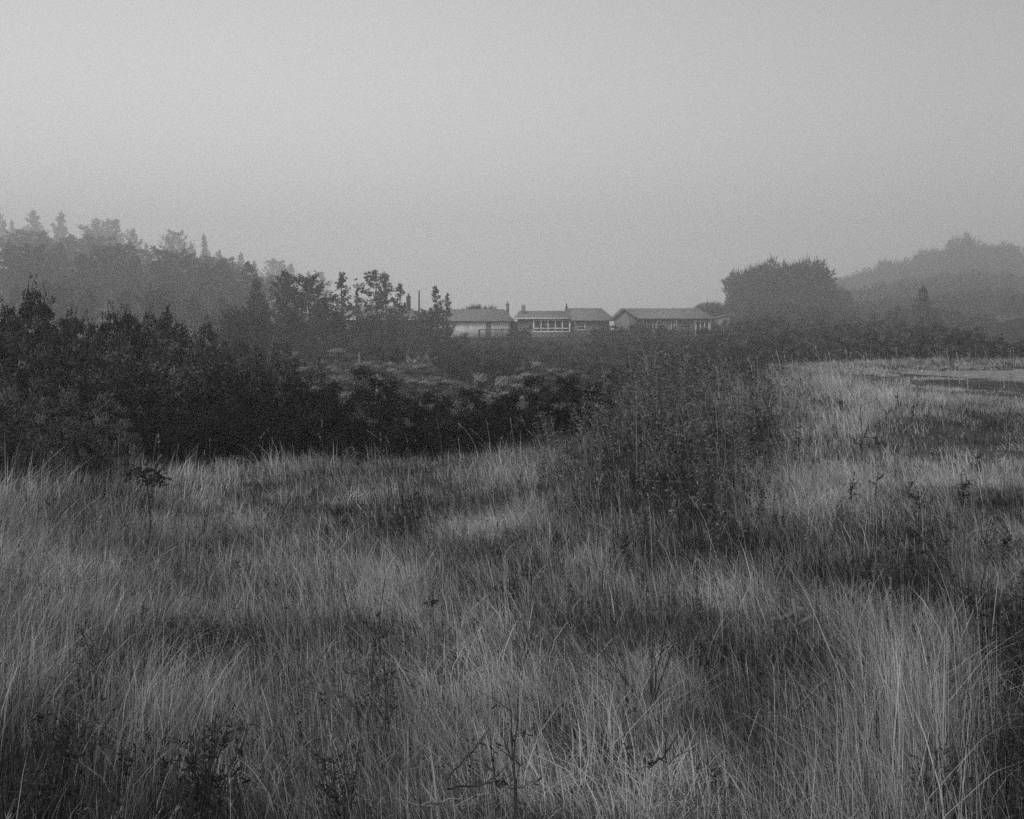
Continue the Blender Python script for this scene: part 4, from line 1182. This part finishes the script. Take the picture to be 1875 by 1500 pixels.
twig_at('broom_shrub', 370, 1480, 1300, M['dark'], 'dark twiggy broom bush at the lower left with fine upright twigs', 13, .42, 9, .05, .005, .1, 6, 'shrub')
twig_at('broom_shrub', 625, 1500, 1340, M['dark'], 'dark twiggy stems at the bottom edge right of the broom bush', 7, .35, 10, .0, .005, .1, 5, 'shrub')
twig_at('broom_shrub', 120, 1390, 1285, M['dark'], 'low black twiggy bush near the lower left corner', 9, .6, 12, .0, .004, .1, 6, 'shrub')
twig_at('broom_shrub', 1700, 1480, 1350, M['dark'], 'dark forked stems among the tall pale stalks at the lower right', 6, .4, 13, .1, .006, .1, 6, 'shrub')
twig_at('broom_shrub', 1850, 1230, 1090, M['dark'], 'black twiggy bush at the right edge of the foreground', 12, .55, 14, .0, .006, .1, 14, 'shrub')
for px, py0, py1, sd_, lab in [(668, 1330, 1130, 1, 'dark thin upright stem in the foreground, left one of a pair'), (705, 1360, 1180, 2, 'dark thin upright stem in the foreground, right one of a pair'),
                            (948, 1500, 1260, 3, 'long dark upright stem rising from the bottom edge near the middle')]:
    twig_at('dry_stem', px, py0, py1, M['dark'], lab, 2, .12, sd_ + 40, 0, .005, .1, 3, 'weed')
# leaning snag with pale broken limbs on top of the bank
twig_tree('snag', 1195, 720, 618, 50, M['palebark'], 'pale broken snag with a stub limb at the top of the weedy bank', 'dead tree', 3, .3, 16, -.08, .035)
twig_tree('bare_bush', 1205, 720, 640, 52, M['dark'], 'dark straggly bush with loose leaves around the pale snag', 'bush', 12, .7, 17, .05, .02, None, 14)
twig_tree('bare_bush', 1275, 720, 648, 50, M['dark'], 'dark straggly leafy bush right of the pale snag', 'bush', 10, .6, 18, .05, .02, None, 14)
# tall pale stalks one can single out
def stalk(px0, py0, px1, py1, label, bow=.0, r=.0027, plume=True, group='single tall pale stalks', drop=.25):
    x, y, z = ground_hit(px0, py0, drop)
    top = P(px1, py1, y); d = np.array([top[0] - x, 0, top[2] - z]); r *= .5 + y / 14
    o = empty('grass_stalk', (x, y, z)); tag(o, label, 'stalk', group)
    t = np.linspace(0, 1, 12)[:, None]
    pts = d * np.concatenate([t ** (1 + bow), t * 0, t ** (1 / (1 + bow * .6))], 1) + np.array([0, .1, 0]) * t
    b = MB(); b.tube(pts, np.linspace(r, r * .35, 12), 4, .6); b.build('stem', M['grass'], o)
    if plume:
        l = MB(); k = rng.uniform(.84, 1, 30); c = np.stack([np.interp(k, t[:, 0], pts[:, q]) for q in range(3)], -1)
        e = pts[-1] - pts[-3]; l.leaves(c, e / np.linalg.norm(e) + rng.normal(0, .28, (30, 3)), r * rng.uniform(4, 8, 30), r * 1.2, rng.uniform(.3, .7, 30)); l.build('seed_head', M['grass'], o)
for a in [(243, 940, 290, 835, 'pale arching stalk bending right beside the umbrella headed weed', .5),
          (375, 965, 393, 842, 'straight pale stalk in the left meadow', .05),
          (118, 970, 178, 912, 'pale stalk arching far to the right at the left edge of the meadow', .8),
          (10, 920, 112, 820, 'long bent stem reaching up to the right at the left edge', .3),
          (905, 900, 896, 812, 'pale leaning stalk above the middle of the meadow', .1),
          (946, 935, 938, 815, 'longer pale stalk just right of the leaning one', .1),
          (1112, 735, 1100, 655, 'thin pale stalk leaning left on the skyline of the weedy bank', .2),
          (1160, 725, 1152, 645, 'pale stalk on the bank left of the snag', .2),
          (1202, 760, 1204, 682, 'pale thick stalk on the bank below the snag', .05),
          (1166, 840, 1166, 700, 'tallest straight pale stalk in the middle of the weedy bank', .02),
          (1253, 700, 1255, 650, 'pale stalk on the skyline right of the snag', .05),
          (1390, 700, 1388, 655, 'thin stalk at the right end of the bank skyline', .05),
          (985, 760, 962, 705, 'thin stalk before the smooth dark mound', .2)]:
    stalk(*a)
for a in [(1636, 1330, 1645, 1065, 'tall pale stalk of the clump left of centre in the lower right meadow', .02), (1622, 1320, 1604, 1080, 'tall pale stalk leaning left in the lower right clump', .1),
          (1650, 1330, 1668, 1090, 'tall pale stalk leaning right in the lower right clump', .1), (1812, 1290, 1803, 1100, 'tallest pale stalk of the right hand clump', .05),
          (1825, 1300, 1820, 1150, 'short stalk of the right hand clump', .05), (1700, 1380, 1690, 1200, 'pale stalk between the two tall clumps', .05), (1560, 1420, 1545, 1220, 'pale stalk at the left side of the tall clumps', .1),
          (1590, 1460, 1578, 1270, 'low pale stalk at the left side of the tall clumps near the bottom', .1), (1740, 1340, 1752, 1170, 'pale stalk right of the middle between the tall clumps', .1)]:
    stalk(*a, r=.0026, group='tall pale stalks at the lower right')
# fallen limbs in the foreground grass
def limb(pts, r, m, label, twigs=5, seed=1):
    rr = np.random.default_rng(seed)
    x, y, z = ground_hit(pts[0][0], pts[0][1], .38)
    w = np.array([P(a, c, y + dy) for a, c, dy in pts]); o = empty('fallen_branch', tuple(w[0])); w = w - w[0]
    tag(o, label, 'branch', 'fallen branches in the foreground')
    k = np.linspace(0, 1, 14); s = np.linspace(0, 1, len(w)); q = np.stack([np.interp(k, s, w[:, i]) for i in range(3)], -1)
    q[1:-1] += rr.normal(0, r * .5, (12, 3))
    b = MB(); b.tube(q, np.linspace(r, r * .4, 14), 6)
    for i in range(twigs):
        j = rr.integers(3, 12); e = rr.normal(0, 1, 3); e[2] = abs(e[2]); e *= rr.uniform(.06, .14) / np.linalg.norm(e)
        u = np.linspace(0, 1, 4)[:, None]; b.tube(q[j] + e * u + np.cumsum(rr.normal(0, .012, (4, 3)), 0) * (u > 0), np.linspace(r * .5, r * .2, 4), 4)
    b.build('limb', m, o, True)
limb([(770, 1478, 0), (790, 1470, .05), (806, 1473, .1), (812, 1462, .12)], .006, M['palebark'], 'pale bare twig lying in the grass at the bottom edge', 3, 1)
limb([(820, 1445, 0), (850, 1440, .1), (880, 1440, .15), (905, 1425, .2), (930, 1400, .25)], .0038, M['dark'], 'dark curved branch lying in the grass near the bottom edge', 4, 2)
limb([(815, 1430, .1), (840, 1400, .15), (870, 1370, .2), (890, 1340, .25)], .004, M['dark'], 'thin dark branch rising to the right above the curved one', 3, 3)
limb([(1190, 1400, 0), (1215, 1385, .1), (1240, 1345, .2)], .006, M['dark'], 'thin dark twig in the pale grass right of the bottom middle', 3, 4)
# weathered flattened clump at the right
x, y, z = ground_hit(1440, 1135, .1)
o = empty('stump', (x, y, z)); tag(o, 'low weathered grey stump half hidden in grass at the right', 'stump')
b = MB()
for i in range(16):
    a = rng.uniform(0, 6.28); r_ = rng.uniform(.01, .07)
    p = np.array([math.cos(a) * r_ * 1.3, math.sin(a) * r_, 0])
    e = rng.normal(0, 1, 3) * np.array([.05, .05, .035])
    b.bar(p + np.array([0, 0, rng.uniform(0, .14)]) - e, p + np.array([0, 0, rng.uniform(.03, .17)]) + e, rng.uniform(.015, .03), rng.uniform(.012, .025))
b.build('wood', M['brown'], o)

# ------------------------------------------------------------------ fog
hz_b = MB()
HX0, HX1, HY0, HY1 = GX0 - 2, GX1 + 2, GY0 - 2, GY1 + 2
zmin = min(v.co.z for v in bpy.data.objects['ground'].data.vertices)
zmax = max(v.co.z for v in bpy.data.objects['ground'].data.vertices)
hz_b.box(HX0, HX1, HY0, HY1, zmin - 1, max(zmax + 1, 80.0))
hm = bpy.data.materials.new('haze'); hm.use_nodes = True
nt = hm.node_tree; nt.nodes.clear()
out = nt.nodes.new('ShaderNodeOutputMaterial'); pv = nt.nodes.new('ShaderNodeVolumePrincipled')
pv.inputs['Color'].default_value = g4(1.0)
pv.inputs['Density'].default_value = HAZE
pv.inputs['Anisotropy'].default_value = 0.7
nt.links.new(pv.outputs[0], out.inputs['Volume'])
hz_o = hz_b.build('haze', hm); tag(hz_o, kind='stuff')
print('faces', sum(len(m.polygons) for m in bpy.data.meshes), 'z', zmin, zmax)
